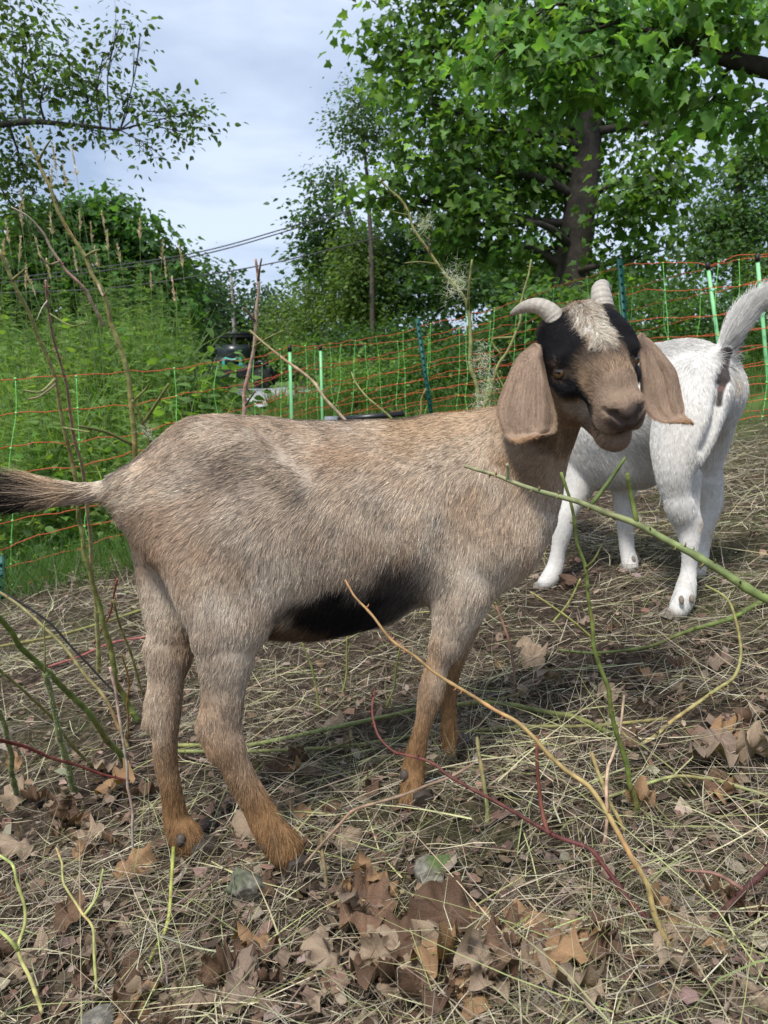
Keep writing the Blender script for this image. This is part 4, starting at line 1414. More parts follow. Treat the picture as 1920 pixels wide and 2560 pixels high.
# ------------------------------------------------------------------ trees
def tree(name, label, trunk, blobs, n_leaf, size, tp, col, seed, cluster=14, spread=2.4, flat=0.45, bark=(0.10, 0.085, 0.07), limb_r=0.04, twigs=7, group=None, solos=0, solo_tp=None,
         cat='tree', amp=0.2, droop=0.35, shell=0.45, jitter=0.25):
    """trunk: (x, y, D, radius m) photo positions from the foot up; blobs: (x, y, D, rx, ry, rz metres) clumps that make up the crown"""
    g = np.random.default_rng(seed)
    tp_pts = np.array([np.append(P(x, y, D), r) for x, y, D, r in trunk])
    foot = tp_pts[0, :3].copy()
    foot[2] = gh(foot[0], foot[1])
    if tp_pts[0, 2] > foot[2]:
        tp_pts = np.concatenate([[np.append(foot - [0, 0, 0.1], tp_pts[0, 3] * 1.15)], tp_pts])
    root = empty(name, foot, label, cat, group)
    tr = spline(tp_pts, 8 * len(tp_pts))
    mb = MB()
    wob = 1 + 0.06 * np.sin(np.arange(len(tr)) * 1.7)
    mb.tube(tr[:, :3], tr[:, 3] * wob, 12, col=bark)
    B = []
    for bl in blobs:
        x, y, D, rx_, ry_ = bl[:5]
        m = mpp(x, y, D)
        rz = bl[5] if len(bl) > 5 else 0.5 * (rx_ + ry_) * m
        B.append((P(x, y, D), np.array([rx_ * m, rz, ry_ * m])))
    vol = np.array([np.prod(r) ** (2 / 3) for _, r in B])
    ncl = max(1, n_leaf // cluster)
    bi = g.choice(len(B), ncl, p=vol / vol.sum())
    C0 = np.array([B[k][0] for k in bi])
    R0 = np.array([B[k][1] for k in bi])
    dirs = unit(g.normal(size=(ncl, 3)))
    rad = g.random(ncl) ** shell
    cc = C0 + dirs * R0 * rad[:, None] * (1 + jitter * g.normal(size=(ncl, 1)) * 0.5)
    # limbs and twigs
    for k, (c, r) in enumerate(B):
        dd = np.linalg.norm(tr[:, :3] - c, axis=1) + 0.8 * np.maximum(tr[:, 2] - c[2], 0)
        a = tr[int(np.argmin(dd + 0.0)), :3]
        ra = tr[int(np.argmin(dd)), 3]
        ln = np.linalg.norm(c - a)
        mid = (a + c) / 2 + g.normal(size=3) * 0.08 * ln + np.array([0, 0, 0.06 * ln])
        lp = spline(np.array([a, mid, c]), 9)
        mb.tube(lp, np.linspace(min(limb_r * 1.3, ra * 0.6), limb_r * 0.35, 9), 6, col=bark, cap=False)
        mine = np.nonzero(bi == k)[0]
        for q_ in mine[:twigs]:
            s0 = lp[g.integers(4, 9)]
            e = cc[q_]
            mb.tube(spline(np.array([s0, (s0 + e) / 2 + g.normal(size=3) * 0.05 * np.linalg.norm(e - s0), e]), 5), np.linspace(limb_r * 0.35, limb_r * 0.08, 5), 4, col=bark, cap=False)
    V, Fs, C_ = mb.arrays()
    part('trunk', V, Fs, M_BARK, root, cols=C_)
    N = ncl * cluster
    ci = np.repeat(np.arange(ncl), cluster)
    off = g.normal(size=(N, 3)) * np.array([1, 1, flat]) * (size * spread)
    pos = cc[ci] + off
    out = unit(pos - C0[ci] + 1e-6)
    fwd = unit(off * np.array([1, 1, 0.4]) + 0.6 * out * np.mean(R0) * 0 + 0.5 * g.normal(size=(N, 3)) * size * spread + np.array([0, 0, -droop * size * spread]))
    nrm = np.array([0, 0, 1.0]) + 0.62 * g.normal(size=(N, 3)) + 0.30 * out
    sz = size * (0.45 + 0.85 * g.random(N))
    cv = colvar(np.asarray(col, float), ncl, g, amp, 0.05)[ci] if np.ndim(col) == 1 else colvar(np.asarray(col)[g.integers(0, len(col), ncl)], ncl, g, amp, 0.05)[ci]
    cv = np.clip(cv * (1 + 0.15 * g.normal(size=(N, 1))), 0.005, 0.8)
    if solos:
        # the leaves that show largest hang singly
        t_ = (pos - CC) @ CF
        px_ = 960 + F * ((pos - CC) @ CR) / t_
        py_ = 1280 - F * ((pos - CC) @ CU) / t_
        vis = (px_ > -20) & (px_ < 1940) & (py_ > -20) & (py_ < 2560) & (t_ > 0)
        score = np.where(vis, sz / t_, 0)
        sel = np.argsort(-score)[:solos]
        keep = np.ones(N, bool)
        keep[sel] = False
        st = solo_tp or tp
        variants = []
        for v_ in range(6):
            vc = cv[sel[v_ * 7 % len(sel)]]
            variants.append(mesh_data('leaf', st[0], [st[1]], M_LEAF, cols=np.repeat(vc[None], len(st[0]), 0), smooth=True))
        for q_ in sel:
            f_u = fwd[q_]
            n_u = unit(nrm[q_] - f_u * nrm[q_].dot(f_u))
            l_u = np.cross(f_u, n_u)
            o = bpy.data.objects.new('leaf', variants[int(g.integers(0, 6))])
            COL.objects.link(o)
            o.parent = root
            Mx = Matrix(((l_u[0], f_u[0], n_u[0], 0), (l_u[1], f_u[1], n_u[1], 0), (l_u[2], f_u[2], n_u[2], 0), (0, 0, 0, 1)))
            o.rotation_mode = 'QUATERNION'
            o.rotation_quaternion = Mx.to_quaternion()
            o.location = tuple(pos[q_] - foot)
            o.scale = (float(sz[q_]),) * 3
    else:
        keep = np.ones(N, bool)
    V, F_, k = place(tp, pos[keep], fwd[keep], nrm[keep], sz[keep])
    part('crown', V, [F_], M_LEAF, root, cols=np.repeat(cv[keep], k, 0), kind='stuff')
    return root


MAPLE_C = [(0.085, 0.165, 0.038), (0.115, 0.215, 0.05), (0.16, 0.28, 0.07), (0.065, 0.125, 0.032)]
# big maple behind the fence
tree('maple_tree', 'big leafy maple with a stout dark trunk standing behind the fence', [(1425, 745, 11, 0.27), (1440, 600, 11, 0.24), (1462, 420, 11, 0.21), (1470, 270, 11, 0.17), (1465, 60, 11, 0.11), (1440, -200, 11, 0.05)],
     [(1000, 130, 10.6, 130, 110), (1130, 40, 10.8, 170, 120), (1080, 260, 10.3, 170, 110), (950, 480, 10.5, 120, 70), (1100, 420, 10.2, 190, 110), (1230, 330, 10.4, 170, 120), (1190, 560, 10.0, 170, 100),
      (1340, 460, 11.6, 120, 100), (1330, 640, 11.5, 110, 70), (1600, 500, 10.0, 110, 130), (1660, 440, 10.2, 110, 90), (1600, 640, 10.2, 120, 60), (1480, 120, 11.4, 260, 130), (1700, 300, 10.6, 130, 90), (1120, 640, 10.4, 120, 60),
      (1300, 130, 10.6, 150, 110), (1080, -60, 10.8, 200, 80), (1400, -80, 10.8, 260, 90), (1250, 470, 11.6, 200, 150), (1450, 330, 12.0, 200, 150)],
     15000, 0.100, MAPLE_FAR, MAPLE_C, 201, cluster=11, spread=1.9, flat=0.5, bark=(0.062, 0.052, 0.045), limb_r=0.05, twigs=5)
# nearer maple whose boughs reach in from the right
tree('maple_tree', 'nearer maple reaching in from the upper right with large bright leaves', [(2300, 900, 5.0, 0.16), (2260, 500, 5.0, 0.14), (2150, 260, 5.0, 0.10), (1980, 190, 5.0, 0.065), (1850, 155, 5.0, 0.05), (1740, 120, 5.0, 0.04), (1640, 90, 5.0, 0.028), (1560, 50, 5.0, 0.018)],
     [(1240, 150, 5.0, 90, 45, 0.3), (1330, 100, 5.0, 110, 60, 0.35), (1420, 190, 4.9, 120, 55, 0.35), (1480, 60, 5.1, 120, 60, 0.4), (1600, 200, 5.0, 110, 60, 0.4), (1650, 40, 5.0, 140, 60, 0.4), (1780, 60, 5.0, 110, 60, 0.4), (1880, 300, 5.1, 90, 40, 0.3),
      (1780, 250, 5.1, 80, 50, 0.3), (1870, 30, 5.0, 80, 60, 0.3), (1380, 240, 5.0, 80, 40, 0.25)],
     2000, 0.073, MAPLE, [(0.12, 0.245, 0.062), (0.16, 0.30, 0.082), (0.09, 0.19, 0.048)], 202, cluster=8, spread=1.9, flat=0.5, bark=(0.05, 0.042, 0.036), limb_r=0.016, twigs=9, solos=300)
# alder-like tree reaching in from the left
tree('alder_tree', 'small leaved tree reaching in from the upper left against the sky', [(-420, 900, 6.0, 0.15), (-380, 500, 6.0, 0.13), (-250, 350, 6.0, 0.10), (-80, 325, 6.0, 0.034), (60, 305, 6.0, 0.022), (180, 312, 6.0, 0.015), (300, 325, 6.0, 0.009)],
     [(60, 90, 6.2, 110, 110, 0.5), (110, 210, 6.0, 150, 80, 0.5), (-40, 250, 6.1, 120, 160, 0.6), (60, 430, 6.1, 130, 90, 0.5), (300, 60, 6.0, 45, 60, 0.2), (350, 90, 6.0, 40, 30, 0.15), (330, 240, 6.0, 70, 50, 0.3), (420, 280, 6.0, 60, 50, 0.25),
      (500, 290, 6.0, 50, 45, 0.2), (380, 370, 6.0, 60, 35, 0.2), (230, 330, 6.0, 100, 40, 0.3), (70, 560, 6.2, 90, 90, 0.5), (200, 200, 6.0, 90, 60, 0.3), (260, 130, 6.0, 50, 50, 0.2), (455, 330, 6.0, 40, 40, 0.15), (-260, 150, 6.0, 150, 150, 0.7), (-420, 250, 6.2, 150, 150, 0.7), (-380, -40, 6.0, 200, 120, 0.8), (-150, -60, 6.1, 150, 120, 0.6)],
     8600, 0.050, OVATE, [(0.075, 0.13, 0.042), (0.095, 0.16, 0.05), (0.08, 0.12, 0.045)], 203, cluster=9, spread=1.7, flat=0.8, bark=(0.06, 0.055, 0.05), limb_r=0.010, twigs=14, solos=300, shell=0.6)
# trees further off
BACKT = 'trees beyond the fence'
tree('broadleaf_tree', 'dense rounded dark green tree behind the left weed bank', [(200, 760, 16, 0.2), (210, 600, 16, 0.12), (215, 520, 16, 0.05)],
     [(90, 600, 16, 130, 80), (230, 560, 16, 110, 70), (330, 610, 16, 110, 75), (400, 680, 16, 80, 70), (160, 690, 15.6, 190, 80), (320, 730, 15.6, 170, 70), (270, 520, 16, 60, 40), (20, 680, 16, 120, 100), (60, 790, 16, 130, 60), (210, 810, 16, 130, 50), (340, 810, 16, 120, 50), (430, 790, 16, 60, 50)],
     14500, 0.13, MAPLE_FAR, [(0.068, 0.150, 0.036), (0.087, 0.195, 0.045), (0.060, 0.128, 0.033)], 211, group=BACKT, spread=1.8)
tree('broadleaf_tree', 'small thin dark tree just right of the dense rounded tree', [(470, 830, 18, 0.08), (472, 700, 18, 0.05), (468, 640, 18, 0.02)],
     [(470, 690, 18, 45, 50), (480, 770, 18, 45, 60), (440, 760, 18, 40, 60)], 2600, 0.15, SIMPLE, (0.060, 0.117, 0.045), 212, group=BACKT)
tree('conifer_tree', 'dark narrow tree behind the pale bare pole', [(545, 880, 24, 0.12), (550, 760, 24, 0.08), (552, 690, 24, 0.02)],
     [(552, 720, 24, 18, 30), (550, 770, 24, 38, 36), (548, 820, 24, 50, 40), (560, 860, 24, 60, 35)], 4200, 0.16, SIMPLE, (0.045, 0.087, 0.042), 213, group=BACKT, flat=0.9)
tree('conifer_tree', 'pointed fir far away where the tree line dips', [(668, 880, 40, 0.2), (670, 770, 40, 0.1), (671, 705, 40, 0.02)],
     [(671, 722, 40, 7, 18), (671, 752, 40, 15, 18), (670, 785, 40, 24, 18), (670, 825, 40, 34, 24), (690, 850, 40, 36, 26)], 2600, 0.30, SIMPLE, (0.054, 0.099, 0.063), 214, group=BACKT, flat=0.35, droop=0.8)
tree('broadleaf_tree', 'yellowish green bushy tree right of the far fir', [(760, 900, 22, 0.15), (765, 780, 22, 0.1), (770, 700, 22, 0.04)],
     [(720, 790, 22, 60, 60), (790, 730, 21, 70, 70), (870, 680, 20, 80, 80), (860, 790, 20, 90, 70), (770, 830, 20, 90, 50), (690, 840, 22, 60, 45), (640, 860, 22, 60, 30)],
     11000, 0.12, SIMPLE, [(0.115, 0.189, 0.054), (0.149, 0.223, 0.068), (0.095, 0.162, 0.051)], 215, group=BACKT)
tree('broadleaf_tree', 'pale yellow green upright tree in front of the dark tall tree', [(880, 880, 16, 0.1), (890, 700, 16, 0.07), (890, 590, 16, 0.03)],
     [(890, 620, 16, 45, 45), (900, 700, 15.6, 55, 60), (880, 770, 15.6, 60, 50), (940, 800, 15.6, 60, 40)], 5200, 0.10, SIMPLE, [(0.13, 0.20, 0.05), (0.10, 0.165, 0.042)], 216, group=BACKT)
tree('broadleaf_tree', 'tall dark tree left of the big maple trunk', [(960, 880, 18, 0.12), (900, 640, 18, 0.08), (850, 450, 18, 0.03)],
     [(820, 470, 18, 50, 50), (800, 560, 18, 60, 60), (850, 620, 18, 80, 60), (960, 640, 17, 100, 90), (1030, 740, 16, 110, 80), (790, 650, 18, 40, 50), (1080, 620, 16, 100, 100), (1180, 720, 15, 130, 60)],
     12000, 0.125, SIMPLE, [(0.051, 0.106, 0.038), (0.067, 0.128, 0.042)], 217, group=BACKT)
tree('alder_tree', 'small leaved tree rising left of the maple crown', [(930, 700, 15, 0.045), (920, 480, 15, 0.035), (905, 300, 15, 0.015)],
     [(900, 260, 15, 60, 60), (940, 340, 15, 90, 70), (880, 330, 15, 50, 50), (960, 230, 15, 60, 60)], 3200, 0.08, SIMPLE, [(0.091, 0.156, 0.065), (0.085, 0.14, 0.05)], 218, group=BACKT, spread=2.6)
tree('broadleaf_tree', 'soft pale green tree at the right edge behind the fence', [(1850, 900, 15, 0.2), (1850, 600, 15, 0.12), (1845, 420, 15, 0.04)],
     [(1880, 440, 15, 80, 60), (1790, 560, 15, 90, 70), (1880, 580, 15, 100, 90), (1760, 640, 14.5, 80, 50), (1900, 380, 15, 60, 50), (1930, 680, 14, 120, 60)],
     10000, 0.11, SIMPLE, [(0.098, 0.176, 0.065), (0.078, 0.150, 0.058), (0.117, 0.195, 0.072)], 219, group=BACKT)
tree('broadleaf_tree', 'dark broad tree filling the gap behind the big maple', [(1250, 900, 20, 0.2), (1250, 700, 20, 0.15), (1250, 560, 20, 0.05)],
     [(1150, 680, 19, 120, 80), (1290, 690, 19, 130, 80), (1420, 700, 19, 130, 70), (1560, 720, 19, 120, 60), (1680, 740, 18, 120, 50)], 9000, 0.15, SIMPLE, [(0.057, 0.112, 0.039), (0.075, 0.143, 0.045)], 220, group=BACKT)
# the wood beyond everything
g = np.random.default_rng(230)
N = 15000
px_ = -300 + 2600 * g.random(N)
D = 40 + 14 * g.random(N)
top = 860 - 28 * vnoise(np.stack([px_ / 60, 0 * px_, 0 * px_], 1), 1.0, 31) - 30 * sstep(700, 1500, px_) - 40 * sstep(450, 100, px_)
X = (px_ - 960) / F * D
zt = CAM_H + (1000 - top) / F * D
zb = ground_smooth(X, D)
pos = np.stack([X, D, zb + (zt - zb) * g.random(N) ** 0.7], 1)
V, F_, k = place(SIMPLE, pos, g.normal(size=(N, 3)) + [0, 0, -0.3], g.normal(size=(N, 3)) * 0.6 + [0, -0.4, 0.8], 0.45 + 0.45 * g.random(N))
solo('far_wood', V, [F_], M_LEAF, (0, 45, float(ground_smooth(0, 45))), 'far wood closing the view behind the trees', 'wood', kind='stuff', cols=np.repeat(colvar(pick(g, N, [(0.06, 0.105, 0.045), (0.085, 0.14, 0.055), (0.05, 0.085, 0.045)], [2, 2, 1]), N, g, 0.2), k, 0))
print('trees', round(time.time() - T0, 1), 's')

# ------------------------------------------------------------------ shrubs and weeds beyond the fence
SHR = 'shrubs along the far side of the fence'


def shrub(name, label, x, yb, D, blobs, n_leaf, size, tp, col, seed, **kw):
    return tree(name, label, [(x, yb, D, 0.02), (x, yb - 60, D, 0.015), (x, yb - 110, D, 0.006)], blobs, n_leaf, size, tp, col, seed, group=SHR, cat='shrub', limb_r=0.008, bark=(0.09, 0.07, 0.05), twigs=3, **kw)


G1, G2, G3 = (0.115, 0.215, 0.05), (0.15, 0.26, 0.065), (0.08, 0.165, 0.042)
shrub('bramble_shrub', 'low yellow green shrub behind the fence left of the slanted dark post', 890, 1030, 8.6, [(830, 985, 8.6, 90, 45, 0.5), (930, 950, 8.6, 90, 60, 0.6), (880, 930, 9.2, 70, 45, 0.5)], 3600, 0.045, SIMPLE, [G1, G2], 301)
shrub('bramble_shrub', 'tall green shrub behind the slanted dark post', 1080, 1040, 8.8, [(1040, 900, 8.8, 110, 70, 0.7), (1120, 960, 8.5, 110, 70, 0.6), (1010, 980, 8.5, 80, 60, 0.5)], 4200, 0.05, SIMPLE, [G1, G3], 302)
shrub('bramble_shrub', 'dark green shrub behind the fence beside the tan goat ear', 1230, 1040, 8.6, [(1200, 890, 8.6, 110, 80, 0.7), (1290, 850, 8.6, 110, 90, 0.7), (1230, 980, 8.4, 110, 60, 0.6)], 4600, 0.05, SIMPLE, [G3, (0.05, 0.105, 0.03)], 303)
shrub('elder_shrub', 'broad leaved shrub under the big maple trunk', 1400, 960, 8.6, [(1370, 780, 8.6, 110, 70, 0.6), (1470, 800, 8.4, 110, 80, 0.6), (1420, 880, 8.2, 120, 70, 0.6)], 2600, 0.085, OVATE, [G3, G1], 304)
shrub('fern_thicket', 'dense fine leaved thicket behind the right fence nearest the maple', 1600, 960, 7.6, [(1560, 780, 7.8, 110, 80, 0.6), (1660, 820, 7.5, 120, 90, 0.6), (1600, 890, 7.3, 130, 70, 0.6)], 5200, 0.042, SIMPLE, [G3, G1, (0.05, 0.11, 0.03)], 305)
shrub('fern_thicket', 'dense fine leaved thicket behind the white goat tail', 1790, 960, 7.4, [(1750, 770, 7.8, 110, 80, 0.6), (1820, 830, 7.3, 110, 90, 0.6), (1770, 900, 7.0, 120, 60, 0.6)], 5200, 0.042, SIMPLE, [G3, (0.05, 0.11, 0.03)], 306)
shrub('fern_thicket', 'dense fine leaved thicket at the right edge of the picture', 1940, 960, 7.2, [(1920, 760, 7.6, 110, 90, 0.6), (1960, 850, 7.1, 110, 90, 0.6), (1900, 930, 6.9, 100, 50, 0.5)], 4600, 0.042, SIMPLE, [G3, G1], 307)
shrub('willow_shrub', 'pale feathery shrub beside the gravel road', 740, 980, 12, [(715, 870, 19, 50, 40, 0.8), (760, 890, 12, 60, 50, 0.7), (800, 920, 11, 70, 50, 0.7)], 3600, 0.06, SIMPLE, [(0.095, 0.155, 0.05), G1], 308)
shrub('bramble_shrub', 'broad leaved bush half hiding the dark utility vehicle', 510, 1010, 6.2, [(465, 930, 6.2, 60, 60, 0.3), (505, 975, 6.1, 55, 50, 0.3), (460, 1000, 6.0, 70, 50, 0.3), (525, 1025, 6.0, 45, 30, 0.25)], 900, 0.085, OVATE, [(0.10, 0.19, 0.045), (0.14, 0.24, 0.06), (0.07, 0.135, 0.035)], 310, cluster=6)
shrub('willow_shrub', 'dark mixed shrub under the yellowish trees', 900, 940, 12.5, [(860, 860, 13, 90, 50, 0.8), (960, 860, 12.5, 100, 60, 0.8), (1060, 840, 12, 110, 60, 0.8)], 4200, 0.065, SIMPLE, [G3, (0.045, 0.095, 0.03)], 309)

# leafy bank at the left: broad weeds one can tell apart, then the mass of fine growth
WEED = 'broad leaved weeds on the left bank'


def weed(x, y, D, h, n_leaf, size, col, label, seed, tp=NETTLE):
    g = np.random.default_rng(seed)
    p = P(x, y, D)
    z0 = gh(p[0], p[1])
    root = empty('leafy_weed', (p[0], p[1], z0), label, 'weed', WEED)
    top = max(p[2], z0 + 0.3)
    st = spline(np.array([[p[0], p[1], z0], [p[0] + 0.02, p[1], (z0 + top) / 2], [p[0] + 0.05 * g.normal(), p[1], top]]), 12)
    mb = MB()
    mb.tube(st, np.linspace(0.005, 0.002, 12), 5, col=(0.10, 0.16, 0.05))
    V, Fs, C_ = mb.arrays()
    part('stem', V, Fs, M_CANE, root, cols=C_)
    k = np.arange(n_leaf)
    s = 0.35 + 0.65 * (k / max(1, n_leaf - 1)) ** 0.8
    a = k * 2.4 + g.random()
    pos = np.array([np.interp(s, np.linspace(0, 1, 12), st[:, j]) for j in range(3)]).T
    out = np.stack([np.cos(a), np.sin(a), 0.25 + 0 * a], 1)
    sz = size * (1.15 - 0.5 * s) * (0.8 + 0.4 * g.random(n_leaf))
    pos = pos + unit(out) * 0.25 * sz[:, None]
    V, F_, kk = place(tp, pos, unit(out + 0.15 * g.normal(size=(n_leaf, 3))), np.array([0, 0, 1.0]) + 0.35 * g.normal(size=(n_leaf, 3)), sz)
    cols = np.repeat(colvar(col, n_leaf, g, 0.15), kk, 0)
    n1_ = len(tp[0])
    for m in range(n_leaf):
        part('leaf', V[m * n1_:(m + 1) * n1_], [tp[1]], M_LEAF, root, cols=cols[m * n1_:(m + 1) * n1_])


wl_list = [(505, 915, 5.4, 'partly hiding the dark utility vehicle', 0.15), (548, 960, 5.5, 'lowest in front of the gravel road', 0.14), (455, 985, 5.0, 'with big drooping leaves left of the brown cane', 0.15), (120, 1050, 4.5, 'between the two leftmost canes', 0.13),
           (170, 790, 5.7, 'on the bank top behind the tallest cane', 0.13), (255, 845, 5.5, 'on the bank top under the rounded tree', 0.13), (400, 870, 5.4, 'high on the right shoulder of the bank', 0.14), (90, 930, 4.9, 'just above the top fence line at far left', 0.13),
           (310, 920, 5.2, 'just above the top fence line beside the tallest cane', 0.13), (20, 1000, 4.6, 'behind the second fence line at the left edge', 0.12),
           (395, 1010, 4.9, 'right of the tall canes, hanging broad leaves', 0.15), (430, 1060, 4.8, 'lowest, close above the tan goat rump', 0.15), (350, 960, 5.0, 'with a pale top leaf just above the top fence line', 0.13), (475, 930, 5.2, 'beside the turquoise hose coil', 0.15),
           (300, 1100, 4.6, 'between two leaning canes above the tail', 0.12), (60, 1110, 4.4, 'with large pale leaves at the left picture edge', 0.13), (140, 1180, 4.4, 'just above the tan goat tail', 0.12), (330, 815, 5.6, 'highest, on top of the bank against the trees', 0.13),
           (210, 880, 5.4, 'in the middle of the fine grass behind the canes', 0.11), (30, 800, 5.6, 'on the bank top at the left picture edge', 0.12), (520, 985, 5.3, 'darkest, next to the gravel road', 0.15), (265, 1000, 5.0, 'half hidden by the tall cane', 0.11)]
for m, (x, y, D, lab, sz) in enumerate(wl_list):
    weed(x, y, D, 0.6, 16, sz, [(0.14, 0.25, 0.06), (0.19, 0.31, 0.085), (0.12, 0.22, 0.05)][m % 3], 'broad leaved green weed ' + lab, 330 + m)


def density_pts(g, N, x0, x1, D0, D1, pw=1.0):
    D = D0 + (D1 - D0) * g.random(N) ** pw
    px_ = x0 + (x1 - x0) * g.random(N)
    X = (px_ - 960) / F * D / math.cos(PITCH)
    return X, D


# horsetail and fine growth
g = np.random.default_rng(401)
mbV, mbF, mbC, off = [], [], [], 0
N = 500
X, D = density_pts(g, N, -700, 490, 4.35, 7.5, 1.1)
keep = ~((X > -1.35) & (D < 5.2))
X, D = X[keep], D[keep]
N = len(X)
Z = ground_h(X, D)
Hh = (0.55 + 0.5 * g.random(N)) * (0.75 + 0.35 * sstep(-0.6, -2.2, X)) + 0.12 * (D - 4.35)
Hh = np.minimum(Hh * 0.95, 1.2)
for lay in range(13):
    fr = (lay + 1.5) / 14
    nb_ = 9
    p0 = np.repeat(np.stack([X, D, Z + Hh * fr], 1), nb_, 0)
    a = g.random(N * nb_) * 6.283
    d = np.stack([np.cos(a), np.sin(a), 0.55 + 0.3 * g.normal(size=N * nb_)], 1)
    L = (0.04 + 0.13 * (1 - fr)) * (0.7 + 0.6 * g.random(N * nb_))
    V, F_, k = ribbons(p0, d, L, np.full(N * nb_, 0.0034), 0.1 * g.normal(size=N * nb_), g, seg=2, sag=np.full(N * nb_, 0.25))
    mbV.append(V)
    mbF.append(F_ + off)
    off += len(V)
    mbC.append(np.repeat(colvar((0.24, 0.36, 0.12), N * nb_, g, 0.25), k, 0))
V, F_, k = ribbons(np.stack([X, D, Z], 1), np.stack([0.06 * g.normal(size=N), 0.06 * g.normal(size=N), np.ones(N)], 1), Hh, np.full(N, 0.005), 0.05 * g.normal(size=N), g, seg=4)
mbV.append(V)
mbF.append(F_ + off)
mbC.append(np.repeat(colvar((0.10, 0.19, 0.055), N, g, 0.15), k, 0))
solo('horsetail', np.concatenate(mbV), [np.concatenate(mbF)], M_LEAF, (-1.9, 5.2, gh(-1.9, 5.2)), 'feathery green horsetail growth covering the left bank', 'horsetail', kind='stuff', cols=np.concatenate(mbC))

# small leaves that fill the bank and the feet of the shrubs
g = np.random.default_rng(402)
N = 27000
X, D = density_pts(g, N, -650, 515, 4.2, 7.4, 0.8)
keep = (np.abs(X + 0) < 9) & ~((X > -1.15) & (D < 5.0))
X, D = X[keep], D[keep]
N = len(X)
cn = vnoise(np.stack([X, D, 0 * X], 1), 0.25, 15)
Z = ground_h(X, D) + g.random(N) ** 1.2 * (0.42 + 0.25 * cn + 0.12 * (D - 4.2)) * (0.7 + 0.3 * sstep(-0.8, -2.0, X))
V, F_, k = place(OVATE, np.stack([X, D, Z], 1), g.normal(size=(N, 3)) * [1, 1, 0.4] + [0, 0, -0.15], g.normal(size=(N, 3)) * 0.45 + [0, -0.45, 0.9], 0.028 + 0.055 * g.random(N) ** 2)
solo('ground_cover', V, [F_], M_LEAF, (-2.0, 4.8, gh(-2, 4.8)), 'small leafy green ground cover filling the left bank behind the fence', 'ground cover', kind='stuff', cols=np.repeat(colvar(pick(g, N, [(0.13, 0.23, 0.055), (0.19, 0.30, 0.08), (0.24, 0.34, 0.10), G3], [3, 3, 2, 2]), N, g, 0.2), k, 0))

# grass: bank top, fence foot, verge by the road
g = np.random.default_rng(403)
sets = []
for (n_, x0, x1, D0, D1, h0, h1, w_, c_) in [(3800, -700, 480, 4.7, 8.2, 0.45, 1.1, 0.012, (0.23, 0.35, 0.10)), (5200, 690, 2100, 5.3, 9.5, 0.10, 0.34, 0.006, (0.17, 0.25, 0.07)), (3600, -600, 600, 3.6, 4.6, 0.08, 0.30, 0.005, (0.10, 0.19, 0.05)),
                                               (5200, 680, 1000, 8.0, 15, 0.18, 0.5, 0.012, (0.16, 0.22, 0.07)), (3000, 1000, 2100, 6.5, 10, 0.2, 0.55, 0.008, (0.09, 0.165, 0.045)), (1500, 500, 2050, 4.6, 6.0, 0.05, 0.18, 0.005, (0.15, 0.19, 0.06))]:
    X, D = density_pts(g, n_, x0, x1, D0, D1)
    p0 = np.stack([X, D, ground_h(X, D)], 1)
    d = np.stack([0.32 * g.normal(size=n_), 0.32 * g.normal(size=n_), np.ones(n_)], 1)
    L = h0 + (h1 - h0) * g.random(n_)
    V, F_, k = ribbons(p0, d, L, np.full(n_, w_), 0.2 * g.normal(size=n_), g, seg=4, sag=0.35 * g.random(n_))
    sets.append((V, F_, np.repeat(colvar(c_, n_, g, 0.2), k, 0)))
off = 0
Fa = []
for V, F_, _ in sets:
    Fa.append(F_ + off)
    off += len(V)
solo('grass', np.concatenate([s_[0] for s_ in sets]), [np.concatenate(Fa)], M_LEAF, (0, 6, gh(0, 6)), 'green grass growing along and behind the fence', 'grass', kind='stuff', cols=np.concatenate([s_[2] for s_ in sets]))

# flowering reed grass stalks against the sky at the left
g = np.random.default_rng(404)
heads = [(22, 600), (55, 560), (130, 580), (100, 640), (48, 650), (125, 690), (200, 570), (230, 600), (262, 575), (300, 650), (270, 620), (245, 660), (192, 670), (30, 700), (65, 715), (85, 730), (350, 590), (405, 640), (415, 690), (378, 720), (438, 750), (128, 470),
         (165, 460), (190, 430), (140, 420), (455, 660), (60, 520), (8, 640)]
for m, (hx, hy) in enumerate(heads):
    D = 4.6 + 0.9 * g.random()
    tip = P(hx, hy, D)
    bx = tip[0] + 0.10 * g.normal() + 0.06
    by = tip[1] + 0.1 * g.normal()
    base_ = np.array([bx, by, gh(bx, by)])
    root = empty('reed_grass', base_, 'tall reed grass stalk with pale seed head on the bank', 'grass stalk', 'reed grass stalks with seed heads')
    lean = np.array([0.05 * g.normal(), 0.03, 0])
    st = spline(np.array([base_, (base_ * 0.45 + tip * 0.55) + lean, tip]), 16)
    V, Fq, Ft = tube_arrays(st, np.linspace(0.0026, 0.0012, 16), 4)
    part('stem', V, [Fq, Ft], M_CANE, root, cols=np.repeat([[0.16, 0.20, 0.075]], len(V), 0))
    hl_ = 0.11 + 0.06 * g.random()
    dirn = unit(st[-1] - st[-4])
    nsp = 46
    ts = g.random(nsp)
    p0 = st[-1] + dirn * (ts[:, None] * hl_ - 0.02)
    d = dirn + 0.35 * g.normal(size=(nsp, 3))
    V, F_, k = ribbons(p0, d, 0.012 + 0.018 * (1 - ts), np.full(nsp, 0.0075), 0.1 * g.normal(size=nsp), g, seg=2)
    part('seed_head', V, [F_], M_STRAW, root, cols=np.repeat(colvar((0.60, 0.49, 0.31), nsp, g, 0.15), k, 0))

